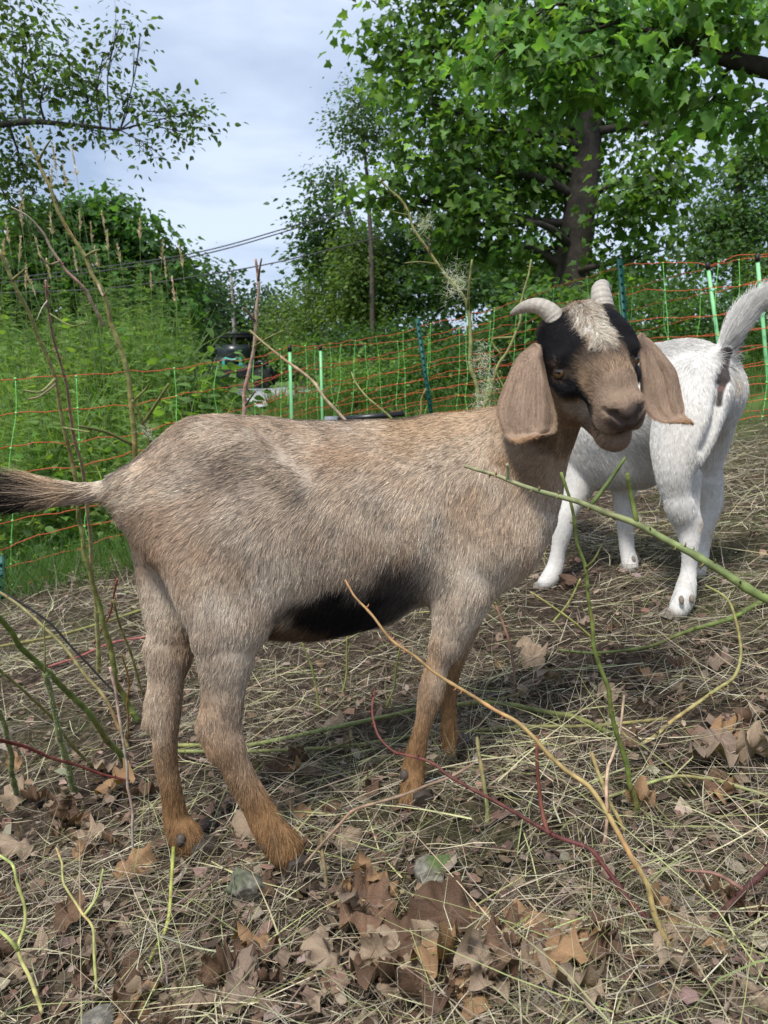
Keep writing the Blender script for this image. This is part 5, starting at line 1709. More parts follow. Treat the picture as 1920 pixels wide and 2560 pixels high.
# ------------------------------------------------------------------ far things: pole, wires, utility vehicle, hose
M_POLE = mat_plain('weathered_wood', (0.30, 0.26, 0.23), rough=0.9, noise=0.3, scale=14, bump=0.5)
pb = P(584, 880, 21.0)
ptop = P(578, 690, 21.0)
pb[2] = gh(pb[0], pb[1])
V, Fq, Ft = tube_arrays(spline(np.array([pb, (pb + ptop) / 2 + [0.03, 0, 0], ptop]), 14), np.linspace(0.06, 0.035, 14), 9)
solo('bare_pole', V, [Fq, Ft], M_POLE, pb, 'thin pale bare pole among the far trees', 'pole')
M_WIRE = mat_plain('wire', (0.045, 0.045, 0.05), rough=0.6)
for pts, lab in (([(-60, 702, 13.6), (127, 684, 13.6), (464, 637, 13.8), (700, 575, 14), (960, 490, 14.2)], 'upper of the two close dark overhead wires crossing the sky'),
                 ([(-60, 712, 13.6), (127, 694, 13.6), (464, 645, 13.8), (700, 583, 14), (960, 498, 14.2)], 'lower of the two close dark overhead wires crossing the sky'),
                 ([(-60, 735, 13.6), (250, 722, 13.6), (485, 692, 13.8), (700, 654, 14), (960, 590, 14.2)], 'lowest single dark overhead wire, below the close pair')):
    w3 = spline(np.array([P(*q_) for q_ in pts]), 30)
    V, Fq, Ft = tube_arrays(w3, 0.011, 5)
    solo('overhead_wire', V, [Fq, Ft], M_WIRE, w3[15], lab, 'wire', 'overhead wires')

vb = P(634, 984, 21.5)
vz = gh(vb[0], vb[1]) + 0.05
VROOT = empty('utility_vehicle', (vb[0], vb[1], vz), 'dark boxy utility vehicle with an open roof frame parked on the gravel road', 'vehicle')
M_VBODY = mat_plain('dark_paint', (0.018, 0.024, 0.024), rough=0.35, spec=0.5, noise=0.2, scale=6)
M_RUBBER = mat_plain('rubber', (0.018, 0.018, 0.018), rough=0.85)
M_FRAME = mat_plain('frame_metal', (0.012, 0.013, 0.014), rough=0.5, metal=0.3)
M_GLASSD = mat_plain('tinted_pane', (0.02, 0.03, 0.034), rough=0.3, spec=0.5, noise=0.05)


def vbox(mb, x0, x1, y0, y1, z0, z1):
    mb.box((vb[0] + (x0 + x1) / 2, vb[1] + (y0 + y1) / 2, vz + (z0 + z1) / 2), (x1 - x0, y1 - y0, z1 - z0))


def vpart(name, boxes, mat, parent=None):
    mb = MB()
    for b_ in boxes:
        vbox(mb, *b_)
    V, Fs, C_ = mb.arrays()
    return part(name, V, Fs, mat, parent or VROOT, smooth=False)


vpart('body', [(-0.95, 0.42, -0.62, 0.62, 0.30, 0.62), (-0.95, -0.35, -0.60, 0.60, 0.62, 0.80)], M_VBODY)
for y0 in (-0.66, 0.50):
    mbx = MB()
    prof = spline(np.array([[vb[0] + 0.10, vb[1] + y0, vz + 0.42], [vb[0] + 0.16, vb[1] + y0, vz + 0.66], [vb[0] + 0.32, vb[1] + y0, vz + 0.72], [vb[0] + 0.46, vb[1] + y0, vz + 0.60], [vb[0] + 0.50, vb[1] + y0, vz + 0.36]]), 12)
    V = np.concatenate([prof, prof + [0, 0.18, 0], prof - [0, 0, 0.05], prof + [0, 0.18, -0.05]])
    k = np.arange(11)
    mbx.add(V, [np.concatenate([np.stack([k, k + 1, k + 13, k + 12], 1), np.stack([k + 24, k + 36, k + 37, k + 25], 1), np.stack([k, k + 24, k + 25, k + 1], 1), np.stack([k + 12, k + 13, k + 37, k + 36], 1)])])
    V, Fs, C_ = mbx.arrays()
    part('fender', V, Fs, M_VBODY, VROOT)

for sx in (-0.90, -0.02):
    for sy in (-0.58, 0.54):
        vpart('roof_post', [(sx, sx + 0.05, sy, sy + 0.05, 0.62, 1.32)], M_FRAME)
vpart('roof', [(-0.98, 0.10, -0.64, 0.64, 1.32, 1.37), (-0.98, 0.10, -0.64, -0.60, 1.37, 1.47), (-0.98, 0.10, 0.60, 0.64, 1.37, 1.47)], M_FRAME)
vpart('rear_pane', [(-0.85, -0.02, -0.60, -0.585, 0.80, 1.14)], M_GLASSD)
vpart('seat', [(-0.70, -0.20, -0.48, 0.48, 0.62, 0.72), (-0.72, -0.62, -0.48, 0.48, 0.72, 1.08)], M_RUBBER)
for wx in (-0.70, 0.30):
    for wy in (-0.66, 0.48):
        c0 = np.array([vb[0] + wx, vb[1] + wy, vz + 0.26])
        ring = spline(np.array([c0, c0 + [0, 0.05, 0], c0 + [0, 0.13, 0], c0 + [0, 0.18, 0]]), 6)
        V, Fq, Ft = tube_arrays(ring, [0.22, 0.255, 0.26, 0.26, 0.255, 0.22], 22)
        wh_ = part('wheel', V, [Fq, Ft], M_RUBBER, VROOT, smooth=False)
        V, Fq, Ft = tube_arrays(np.array([c0 - [0, 0.012, 0], c0 + [0, 0.02, 0]]), [0.10, 0.14], 14)
        part('rim', V, [Fq, Ft], M_FRAME, wh_, smooth=False)
M_HOSE = mat_plain('turquoise_plastic', (0.06, 0.48, 0.40), rough=0.35, spec=0.5, noise=0.08)
hc = P(580, 908, 20.2)
mb = MB()
for k in range(3):
    a = np.linspace(0, 2 * math.pi, 40)
    r_ = 0.20 + 0.025 * k
    mb.tube(np.stack([hc[0] + r_ * np.cos(a), hc[1] + 0.015 * k + 0 * a, hc[2] + 0.6 * r_ * np.sin(a) + 0.05 * np.sin(3 * a)], 1), 0.016, 6)
V, Fs, C_ = mb.arrays()
solo('hose_coil', V, Fs, M_HOSE, hc, 'coil of turquoise hose hanging beside the dark utility vehicle', 'hose')

# black lidded box behind the goat's back
bb = P(925, 1060, 5.0)
bz = gh(bb[0], bb[1])
BXR = empty('storage_box', (bb[0], bb[1], bz), 'black lidded box whose top shows above the tan goat back', 'box')
M_BLACKP = mat_plain('black_plastic', (0.015, 0.016, 0.018), rough=0.35, spec=0.5)
M_PALEP = mat_plain('pale_plastic', (0.22, 0.24, 0.26), rough=0.4)
topz = P(925, 1037, 5.0)[2] - bz
mb = MB()
mb.box((bb[0], bb[1], bz + topz / 2 - 0.03), (0.36, 0.28, topz - 0.06))
V, Fs, _ = mb.arrays()
part('box_body', V, Fs, M_BLACKP, BXR, smooth=False)
mb = MB()
Rt = np.array(Matrix.Rotation(math.radians(-5), 3, 'Y'))
mb.box((bb[0] + 0.01, bb[1], bz + topz - 0.01), (0.42, 0.34, 0.03), Rt)
V, Fs, _ = mb.arrays()
part('lid', V, Fs, M_BLACKP, BXR, smooth=False)
mb = MB()
mb.box((bb[0] - 0.245, bb[1] - 0.05, bz + topz * 0.5 - 0.005), (0.08, 0.16, topz - 0.01))
V, Fs, _ = mb.arrays()
part('side_case', V, Fs, M_PALEP, BXR, smooth=False)
print('weeds and far things', round(time.time() - T0, 1), 's')

# ------------------------------------------------------------------ electric netting
M_ORANGE = mat_plain('orange_twine', (0.62, 0.115, 0.045), rough=0.55, noise=0.35, scale=400)
M_GREENP = mat_plain('green_plastic', (0.24, 0.72, 0.17), rough=0.4, spec=0.45, noise=0.1)
M_POSTG = mat_plain('pale_green_post', (0.27, 0.66, 0.30), rough=0.4, spec=0.45, noise=0.06)
M_BLACKC = mat_plain('black_cap', (0.012, 0.012, 0.012), rough=0.5)
M_TPOST = mat_plain('green_steel', (0.008, 0.075, 0.062), rough=0.5, metal=0.2, noise=0.2)
ROWS = [0, 0.168, 0.338, 0.468, 0.59, 0.70, 0.81, 0.92, 1.03]


def net(label, top, posts, seed, struts=0.305):
    """top: (x, y, D) photo positions of the top line"""
    g = np.random.default_rng(seed)
    tp3 = np.array([P(*q_) for q_ in top])
    L = np.concatenate([[0], np.cumsum(np.linalg.norm(np.diff(tp3[:, :2], axis=0), axis=1))])
    m0 = tp3[len(tp3) // 2]
    root = empty('netting_fence', (m0[0], m0[1], gh(m0[0], m0[1])), label, 'fence')
    ns = int(L[-1] / 0.035)
    s = np.linspace(0, L[-1], ns)
    line = np.stack([np.interp(s, L, tp3[:, j]) for j in range(3)], 1)
    gz = ground_smooth(line[:, 0], line[:, 1])
    hh = np.clip(line[:, 2] - gz - 0.015, 0.75, 1.09) / 1.04
    for r_ in ROWS:
        wob = np.interp(s, np.arange(0, L[-1] + 1, 0.17), 0.008 * g.normal(size=len(np.arange(0, L[-1] + 1, 0.17)))) + 0.0035 * np.sin(s * 28 + g.random() * 6) + 0.002 * np.sin(s * 61 + g.random() * 6)
        p = line.copy()
        p[:, 2] -= r_ * hh
        p[:, 2] += wob
        V, Fq, Ft = tube_arrays(p, 0.0024, 5)
        part('strand', V, [Fq, Ft], M_ORANGE, root)
    k = 0.12
    while k < L[-1]:
        c = np.array([np.interp(k, L, tp3[:, j]) for j in range(3)])
        h_ = float(np.interp(k, s, hh))
        lean = 0.05 * g.normal()
        dirx = unit(np.array([np.interp(k + 0.05, L, tp3[:, j]) for j in range(3)]) - c)
        zs = np.array(ROWS) * h_
        pts = np.array([c - [0, 0, z] + dirx * (lean * z + 0.010 * g.normal()) for z in zs])
        mb = MB()
        mb.tube(spline(pts, 24), 0.0021, 5)
        for q_ in pts:
            mb.box(q_, (0.010, 0.009, 0.011))
        V, Fs, _ = mb.arrays()
        part('strut', V, Fs, M_GREENP, root)
        k += struts * (0.92 + 0.16 * g.random())
    for (x0, y0, x1, y1, D_, r_) in posts:
        a, b_ = P(x0, y0, D_), P(x1, y1, D_)
        gzb = gh(b_[0], b_[1])
        b_ = a + (b_ - a) * ((a[2] - gzb + 0.1) / max(0.05, a[2] - b_[2]))
        V, Fq, Ft = tube_arrays(np.array([a, (a + b_) / 2, b_]), r_, 9)
        po = part('post', V, [Fq, Ft], M_POSTG, root)
        V, Fq, Ft = tube_arrays(np.array([a + (a - b_) * 0.01, a + (b_ - a) * 0.032]), r_ * 1.25, 9)
        part('cap', V, [Fq, Ft], M_BLACKC, po)
    return root


net('near orange and green electric netting fence running from left foreground round to the right',
    [(-190, 972, 3.6), (0, 950, 3.9), (68, 944, 3.96), (221, 940, 4.1), (354, 930, 4.3), (470, 917, 4.5), (574, 903, 4.8), (664, 885, 5.05), (722, 866, 5.3), (799, 864, 5.6), (886, 853, 6.0), (948, 841, 6.3), (1045, 819, 6.6), (1127, 795, 6.5), (1209, 778, 6.3), (1300, 752, 6.0), (1380, 724, 5.7),
     (1499, 681, 5.35), (1543, 670, 5.2), (1616, 658, 5.0), (1740, 656, 4.8), (1771, 659, 4.75), (1868, 642, 4.6), (1920, 633, 4.55), (2080, 610, 4.4)],
    [(724, 866, 729, 1052, 5.3, 0.011), (1769, 660, 1795, 850, 4.75, 0.011), (1893, 640, 1925, 1010, 4.58, 0.011)], 501)
net('second orange and green netting fence standing just behind the near one',
    [(560, 935, 6.0), (640, 915, 6.3), (722, 884, 6.6), (799, 866, 6.9), (870, 862, 7.1), (940, 858, 7.3), (1045, 850, 7.3), (1127, 828, 7.1), (1209, 810, 6.9), (1300, 782, 6.6), (1396, 761, 6.2), (1474, 743, 6.0), (1526, 732, 5.8), (1614, 714, 5.6), (1631, 707, 5.55), (1753, 676, 5.2), (1868, 645, 4.85),
     (1920, 640, 4.8), (2060, 625, 4.7)],
    [(801, 866, 806, 1050, 6.9, 0.012)], 502)


def tpost(x0, y0, x1, y1, D_, label):
    a, b_ = P(x0, y0, D_), P(x1, y1, D_)
    gzb = gh(b_[0], b_[1])
    b_ = a + (b_ - a) * ((a[2] - gzb + 0.15) / max(0.05, a[2] - b_[2]))
    ax = unit(b_ - a)
    mb = MB()
    n_ = 2
    lt = unit(np.cross(ax, CF))
    fw = np.cross(lt, ax)
    Rm = np.stack([lt, fw, -ax], 1)
    c = (a + b_) / 2
    h_ = np.linalg.norm(b_ - a)
    mb.box(c, (0.036, 0.005, h_), Rm)
    mb.box(c + fw * 0.0185, (0.006, 0.032, h_), Rm)
    for k in np.arange(0.04, h_ - 0.1, 0.055):
        mb.box(a + ax * k - fw * 0.006, (0.014, 0.008, 0.012), Rm)
    V, Fs, _ = mb.arrays()
    gp = b_ + (a - b_) * (0.15 / h_)
    return solo('steel_post', V, Fs, M_TPOST, gp, label, 'fence post', 'dark green steel posts', smooth=False)


tpost(1043, 797, 1080, 1050, 6.45, 'slanted dark green steel fence post in mid distance left of the tan goat head')
tpost(1549, 648, 1561, 800, 5.1, 'dark green steel fence post rising behind the tan goat right horn')
tpost(2, 1390, 4, 1520, 3.7, 'dark green steel fence post foot at the left picture edge')
print('fence', round(time.time() - T0, 1), 's')

# ------------------------------------------------------------------ canes and stems
GRN, OLV, TANC, REDC, ORC, PALEC, DRK, YEL = (0.115, 0.165, 0.035), (0.20, 0.205, 0.065), (0.30, 0.225, 0.14), (0.13, 0.035, 0.03), (0.36, 0.20, 0.075), (0.45, 0.41, 0.30), (0.02, 0.018, 0.018), (0.36, 0.40, 0.11)


def cane(name, label, pts, D, r, col, col2=None, thorn=0.0, seed=0, branches=(), cat='stem', group='cut bramble canes and dead stems', fuzz=0.0):
    """pts: photo positions; D: (first, last) distances or 'g' to lie on the ground; r: (first, last) half widths in photo pixels"""
    g = np.random.default_rng(900 + seed)
    n_ = len(pts)
    if D == 'g':
        Ds_ = [Dg(x, y, 0.022) for x, y in pts]
        # keep the line from jumping about in depth
        Ds_ = np.convolve(np.pad(Ds_, 1, mode='edge'), [0.25, 0.5, 0.25], 'valid')
    else:
        d0, d1 = D
        d0 = Dg(*pts[0], 0.0) if d0 == 'g' else d0
        d1 = Dg(*pts[-1], 0.0) if d1 == 'g' else d1
        Ds_ = np.linspace(d0, d1, n_)
    p3 = np.array([P(x, y, d) for (x, y), d in zip(pts, Ds_)])
    c = spline(p3, max(14, n_ * 6))
    c = c + np.interp(np.linspace(0, 1, len(c)), np.linspace(0, 1, max(4, len(c) // 4)), 0.0022 * g.normal(size=max(4, len(c) // 4)))[:, None] * CR + np.interp(np.linspace(0, 1, len(c)), np.linspace(0, 1, max(4, len(c) // 5)), 0.0018 * g.normal(size=max(4, len(c) // 5)))[:, None] * CU
    m = len(c)
    rr = 0.74 * np.linspace(r[0], r[1], m) * np.interp(np.linspace(0, 1, m), np.linspace(0, 1, n_), [mpp(x, y, d) for (x, y), d in zip(pts, Ds_)])
    node = 1 + 0.18 * (np.sin(np.linspace(0, m * 0.9, m)) > 0.93)
    col = np.array(col)
    col2 = col if col2 is None else np.array(col2)
    s = np.linspace(0, 1, m)[:, None]
    cc_ = (col * (1 - s) + col2 * s) * (1 + 0.13 * g.normal(size=(m, 1)))
    blot = np.interp(np.linspace(0, 1, m), np.linspace(0, 1, max(3, m // 5)), np.clip(g.normal(size=max(3, m // 5)), 0, 2))[:, None]
    cc_ = cc_ * (1 + blot * np.array([0.08, -0.08, -0.04]))
    mb = MB()
    mb.tube(c, rr * node, 8, col=np.clip(cc_, 0.005, 0.9))
    t, u, w = frames(c)
    if thorn:
        Ltot = np.linalg.norm(np.diff(c, axis=0), axis=1).sum()
        for _ in range(int(Ltot * thorn)):
            k = g.integers(1, m - 1)
            a = g.random() * 6.283
            d = math.cos(a) * u[k] + math.sin(a) * w[k]
            h_ = 0.0035 + 0.003 * g.random()
            mb.tube(np.array([c[k] + d * rr[k] * 0.7, c[k] + d * (rr[k] + h_ * 0.6), c[k] + d * (rr[k] + h_) - t[k] * 0.002]), [0.0016, 0.0009, 0.0002], 4, col=np.clip(cc_[k] * np.array([1.0, 0.7, 0.7]), 0, 1))
    if fuzz:
        for _ in range(int(fuzz)):
            k = g.integers(1, m - 1)
            a = g.random() * 6.283
            d = math.cos(a) * u[k] + math.sin(a) * w[k]
            mb.tube(np.array([c[k] + d * rr[k] * 0.9, c[k] + d * (rr[k] + 0.003 + 0.002 * g.random())]), [0.00025, 0.0001], 3, col=(0.5, 0.52, 0.4), cap=False)
    V, Fs, C_ = mb.arrays()
    basep = c[int(np.argmin(c[:, 2]))].copy()
    o = solo(name, V, Fs, M_CANE, basep, label, cat, group, cols=C_)
    for bq in branches:
        bp_, bD, br = bq[:3]
        bc = np.array(bq[3]) if len(bq) > 3 else col
        q3 = np.array([P(x, y, d) for (x, y), d in zip(bp_, np.linspace(bD[0], bD[1], len(bp_)))])
        # start the side shoot on the cane itself
        q3[0] = c[int(np.argmin(np.linalg.norm(c - q3[0], axis=1)))]
        qc = spline(q3, 8)
        V, Fq, Ft = tube_arrays(qc, np.linspace(br[0], br[1], 8) * mpp(bp_[0][0], bp_[0][1], bD[0]), 6)
        part('side_shoot', V, [Fq, Ft], M_CANE, o, cols=np.repeat(np.clip(bc * (1 + 0.1 * g.normal()), 0, 1)[None], len(V), 0))
    return o


cane('bramble_cane', 'tall green cane at far left passing behind the tan goat tail', [(0, 622), (34, 698), (63, 762), (84, 821), (110, 880), (135, 939), (148, 1006), (165, 1091), (181, 1154), (198, 1281), (199, 1309), (218, 1404), (234, 1474), (259, 1553), (278, 1616), (288, 1696), (304, 1737), (345, 1806)], (1.45, 'g'), (6, 10), (0.28, 0.27, 0.10), (0.17, 0.23, 0.06), 60, 1,
     [([(34, 698), (64, 672)], (1.44, 1.42), (4, 2)), ([(148, 1006), (100, 980), (58, 975)], (1.45, 1.40), (4, 2)), ([(150, 1020), (100, 990), (70, 998)], (1.45, 1.5), (3, 2), TANC), ([(181, 1125), (222, 1080)], (1.46, 1.40), (4, 2), OLV)])
cane('bramble_cane', 'slender reddish cane beside the tall green one at far left', [(114, 702), (122, 787), (135, 859), (152, 913), (169, 973), (181, 1049), (198, 1124), (211, 1192), (218, 1280), (226, 1347), (231, 1442), (240, 1506), (245, 1600), (247, 1690)], (1.6, 'g'), (4, 8), (0.34, 0.22, 0.17), (0.33, 0.34, 0.13), 40, 2,
     [([(136, 832), (180, 815), (222, 802)], (1.6, 1.55), (2.5, 1.2), OLV), ([(122, 785), (105, 770), (92, 800)], (1.6, 1.55), (2, 1), PALEC)])
cane('bramble_cane', 'tallest leaning cane with a forked top left of the tan goat rump', [(66, 340), (95, 405), (122, 463), (150, 530), (174, 579), (205, 635), (235, 690), (262, 760), (278, 810), (300, 880), (318, 945), (330, 1010), (336, 1080), (338, 1160)], (1.7, 1.85), (5, 10.5), (0.30, 0.28, 0.11), (0.24, 0.25, 0.08), 45, 3,
     [([(95, 405), (112, 372), (126, 350)], (1.7, 1.68), (4, 2), OLV), ([(205, 640), (232, 630), (250, 624)], (1.75, 1.7), (4, 2), OLV), ([(245, 712), (258, 740), (266, 728)], (1.75, 1.7), (4, 2), TANC), ([(335, 1110), (265, 1080), (196, 1065)], (1.85, 1.75), (5, 3), OLV), ([(337, 1000), (365, 972), (372, 960)], (1.85, 1.8), (4, 2), OLV)])
cane('bramble_cane', 'pale brown cane branching left from the tallest cane', [(30, 520), (80, 545), (112, 595), (150, 655), (185, 695), (215, 730), (240, 775), (262, 815)], (1.68, 1.8), (3, 6), (0.42, 0.34, 0.25), (0.40, 0.31, 0.2), 30, 4, [([(150, 655), (120, 660), (95, 632)], (1.7, 1.68), (3, 1.5), TANC)])
cane('bramble_cane', 'forked cane rising just left of the tan goat hip', [(333, 1002), (345, 1032), (359, 1061), (370, 1100), (380, 1150)], (1.8, 1.85), (4, 8), OLV, GRN, 30, 5, [([(359, 1061), (390, 1010), (422, 960)], (1.82, 1.75), (5, 3), OLV)])
cane('bramble_cane', 'straight brown cane standing in the gap left of the fence posts', [(636, 648), (642, 687), (645, 745), (640, 810), (635, 870), (626, 920), (616, 976), (608, 1060)], (1.9, 1.95), (4, 7.5), (0.38, 0.28, 0.2), (0.36, 0.27, 0.19), 60, 6,
     [([(645, 700), (649, 672), (654, 646)], (1.9, 1.88), (3.5, 2), (0.22, 0.13, 0.10)), ([(640, 800), (622, 782), (608, 769)], (1.92, 1.88), (3, 2), (0.2, 0.12, 0.09)), ([(637, 868), (670, 845), (707, 827)], (1.92, 1.85), (3, 1.5), OLV), ([(612, 1015), (626, 995), (637, 978)], (1.94, 1.9), (3, 2), (0.2, 0.12, 0.09))])
cane('bramble_cane', 'thin cane slanting down to the right behind the tan goat back', [(625, 827), (668, 862), (731, 913), (770, 945), (809, 986), (876, 1063)], (1.9, 1.8), (3.5, 6), (0.32, 0.29, 0.13), (0.38, 0.29, 0.19), 50, 7)
cane('bramble_cane', 'upright cane with white fluff rising left of the tan goat head', [(945, 449), (975, 475), (1003, 506), (1036, 574), (1062, 610), (1090, 655), (1131, 702), (1155, 740), (1173, 790), (1177, 841), (1175, 909), (1188, 960), (1194, 1040)], (1.85, 1.8), (3.5, 7), OLV, (0.20, 0.24, 0.08), 70, 8,
     [([(1090, 660), (1050, 655), (1012, 658)], (1.83, 1.8), (3, 2), OLV), ([(1075, 635), (1072, 615), (1073, 588)], (1.83, 1.8), (2.5, 1.2), (0.4, 0.3, 0.22)), ([(1175, 770), (1172, 720), (1180, 648)], (1.8, 1.78), (4, 2.5), OLV), ([(1005, 545), (985, 530), (975, 522)], (1.85, 1.83), (2, 1), OLV)])
cane('bramble_cane', 'cane curving up behind the tan goat left horn', [(1330, 650), (1316, 705), (1303, 763), (1298, 807), (1271, 880), (1242, 928), (1223, 986), (1199, 1050)], (1.8, 1.75), (3, 6), (0.20, 0.24, 0.08), OLV, 60, 9,
     [([(1240, 930), (1255, 960), (1270, 985)], (1.78, 1.74), (3, 2), OLV), ([(1180, 805), (1230, 850), (1255, 890)], (1.8, 1.78), (3, 2), OLV)])
cane('bramble_cane', 'short thin cane standing above the middle of the tan goat back', [(878, 933), (893, 960), (910, 986), (950, 1020), (997, 1070)], (1.75, 1.7), (2.5, 4.5), (0.24, 0.26, 0.09), OLV, 40, 10)
cane('bramble_cane', 'short upright twig behind the tan goat shoulder', [(1063, 972), (1055, 1010), (1048, 1060)], (1.75, 1.75), (3, 4.5), OLV, OLV, 60, 11)

cane('bramble_cane', 'thick thorny green cane crossing in front of the tan goat neck', [(1155, 1161), (1273, 1203), (1406, 1244), (1500, 1272), (1597, 1308), (1713, 1377), (1800, 1428), (1920, 1495), (2060, 1570)], (1.04, 0.84), (5.5, 17), (0.27, 0.29, 0.15), (0.135, 0.185, 0.045), 110, 12,
     [([(1591, 1306), (1578, 1240), (1568, 1184)], (0.955, 0.94), (7, 5), (0.17, 0.21, 0.055)), ([(1480, 1266), (1525, 1200), (1564, 1143)], (0.98, 0.97), (6, 4), (0.13, 0.17, 0.05)), ([(1273, 1200), (1270, 1180), (1268, 1160)], (1.02, 1.0), (5, 3), (0.3, 0.31, 0.17))])
cane('bramble_cane', 'slim green stem hanging down through the thick thorny cane', [(1412, 1188), (1424, 1240), (1438, 1290), (1450, 1371), (1463, 1432), (1475, 1514), (1490, 1622), (1520, 1736), (1540, 1820), (1555, 1884), (1579, 1983), (1597, 2050)], (1.0, 'g'), (5, 9), (0.17, 0.22, 0.06), (0.15, 0.20, 0.045), 40, 13, [([(1464, 1436), (1485, 1400), (1503, 1365)], (1.0, 1.0), (4, 2), OLV)])
cane('bramble_cane', 'green cane lying across the straw at right below the white goat', [(1930, 1492), (1870, 1525), (1792, 1558), (1693, 1590), (1619, 1618), (1495, 1632), (1397, 1627)], 'g', (9, 4), GRN, (0.15, 0.18, 0.06), 60, 14)
cane('bramble_cane', 'yellow stem bent into a hook at the right', [(1767, 1464), (1817, 1494), (1837, 1543), (1846, 1622), (1837, 1687), (1792, 1721), (1693, 1790), (1644, 1835), (1594, 1868)], (1.5, 'g'), (4, 7), (0.24, 0.24, 0.08), (0.40, 0.34, 0.14), 30, 15)
cane('bramble_cane', 'long green cane arching low behind the tan goat legs', [(440, 1862), (625, 1862), (799, 1826), (920, 1800), (1040, 1776), (1149, 1762), (1199, 1757), (1273, 1763), (1372, 1781), (1446, 1795), (1545, 1842)], 'g', (7, 9), (0.20, 0.24, 0.08), (0.17, 0.20, 0.06), 30, 16)
cane('bramble_cane', 'second thinner green cane lying just below the long arching one', [(440, 1880), (640, 1878), (850, 1868), (1040, 1835), (1150, 1828), (1310, 1812), (1480, 1815), (1670, 1802)], 'g', (6, 6), (0.20, 0.22, 0.08), (0.22, 0.22, 0.08), 20, 17)
cane('bramble_cane', 'long orange brown cane slanting across the tan goat foreleg to the bottom edge', [(862, 1447), (892, 1495), (926, 1539), (995, 1609), (1111, 1695), (1227, 1771), (1300, 1815), (1394, 1900), (1450, 1958), (1504, 2016), (1539, 2074), (1585, 2160), (1625, 2270), (1683, 2392), (1741, 2508), (1775, 2590)], (1.08, 0.74), (3.5, 11), (0.34, 0.20, 0.09), (0.36, 0.29, 0.11), 26, 18)
cane('bramble_cane', 'dark red cane running from the tan goat forefoot to the lower right', [(934, 1723), (932, 1785), (947, 1832), (976, 1875), (1019, 1893), (1095, 1918), (1134, 1943), (1249, 2010), (1365, 2079), (1411, 2097), (1481, 2131), (1533, 2184), (1573, 2236), (1614, 2282), (1643, 2340), (1700, 2403)], (1.12, 0.80), (3.5, 9), (0.15, 0.06, 0.045), (0.095, 0.028, 0.028), 60, 19,
     [([(1372, 2085), (1353, 2016), (1342, 1900), (1344, 1840)], (0.97, 1.0), (6, 4), (0.17, 0.06, 0.04))])
cane('bramble_cane', 'dark purple cane entering low at the right edge', [(1990, 2090), (1920, 2160), (1857, 2230), (1770, 2311), (1683, 2362), (1640, 2380)], (0.80, 0.82), (12, 9), (0.075, 0.042, 0.036), (0.095, 0.034, 0.032), 60, 20, [([(1857, 2228), (1790, 2185), (1712, 2176)], (0.81, 0.83), (6, 3), (0.3, 0.16, 0.12))])
cane('dry_stem', 'pale pinkish dry stem standing right of the tan goat legs', [(1560, 1736), (1545, 1835), (1530, 1890), (1515, 1944), (1516, 2120)], (1.1, 'g'), (4, 6), (0.45, 0.33, 0.22), (0.5, 0.38, 0.26), 0, 21)
cane('dry_stem', 'yellow broken stem beside the pale pinkish one', [(1481, 1880), (1500, 1940), (1520, 1995), (1560, 2080)], (1.05, 'g'), (6, 7), (0.44, 0.36, 0.15), (0.40, 0.34, 0.14), 0, 22)
cane('bramble_cane', 'thick dark green cane slanting in from the left edge', [(-40, 1505), (0, 1550), (47, 1604), (95, 1658), (142, 1702), (190, 1749), (237, 1806), (285, 1870), (315, 1915)], (1.22, 'g'), (9, 10), (0.14, 0.20, 0.045), (0.17, 0.21, 0.06), 20, 23)
cane('hairy_stalk', 'thick cut hairy green stalk at lower left', [(111, 1686), (127, 1743), (142, 1806), (158, 1879), (174, 1933), (190, 1985)], (1.33, 'g'), (9, 11), (0.24, 0.28, 0.11), (0.20, 0.25, 0.09), 0, 24, cat='stalk', fuzz=500, branches=[([(114, 1690), (112, 1640), (110, 1560)], (1.33, 1.33), (2.5, 1.5), OLV)])
cane('hairy_stalk', 'second hairy green stalk cut by the left edge', [(-8, 1765), (16, 1832), (28, 1885), (35, 1949), (40, 2005)], (1.3, 'g'), (8, 10), (0.20, 0.24, 0.08), (0.18, 0.22, 0.07), 0, 25, cat='stalk', fuzz=300)
cane('bramble_cane', 'dark red cane lying at lower left towards the hind feet', [(-30, 1842), (0, 1851), (63, 1870), (142, 1898), (221, 1923), (320, 1954)], (1.2, 1.42), (7, 4), (0.14, 0.055, 0.04), (0.20, 0.06, 0.045), 30, 26)
cane('dead_twig', 'thin black twig slanting down at left', [(-10, 1478), (47, 1503), (111, 1547), (174, 1610), (247, 1692), (345, 1790)], (1.9, 'g'), (4, 3), DRK, DRK, 0, 27)
cane('bramble_cane', 'tan and olive cane beside the thin black twig', [(-10, 1472), (57, 1522), (111, 1569), (165, 1623), (215, 1692), (269, 1759), (322, 1872)], (1.75, 'g'), (4.5, 6), (0.27, 0.25, 0.11), (0.24, 0.20, 0.08), 20, 28)
cane('dry_stem', 'pale grey dead stem standing in front of the far hind leg', [(275, 1664), (285, 1718), (301, 1806), (313, 1901), (326, 1996), (340, 2150)], (1.16, 'g'), (5, 4.5), PALEC, (0.40, 0.36, 0.28), 0, 29)
cane('bramble_cane', 'olive cane low at the left edge above the dark red one', [(-10, 1660), (63, 1730), (127, 1794), (174, 1854), (232, 1918)], (1.4, 'g'), (4.5, 6), OLV, (0.22, 0.20, 0.07), 20, 30)
cane('bramble_cane', 'long olive cane lying level at left behind the far hind leg', [(-10, 1618), (127, 1594), (237, 1563), (361, 1522)], 'g', (4, 5), OLV, OLV, 10, 31)
cane('bramble_cane', 'red stem leaning behind the far hind leg', [(294, 1446), (282, 1500), (269, 1546), (235, 1610)], (2.0, 'g'), (3.5, 3), (0.35, 0.10, 0.08), (0.30, 0.10, 0.08), 20, 32)
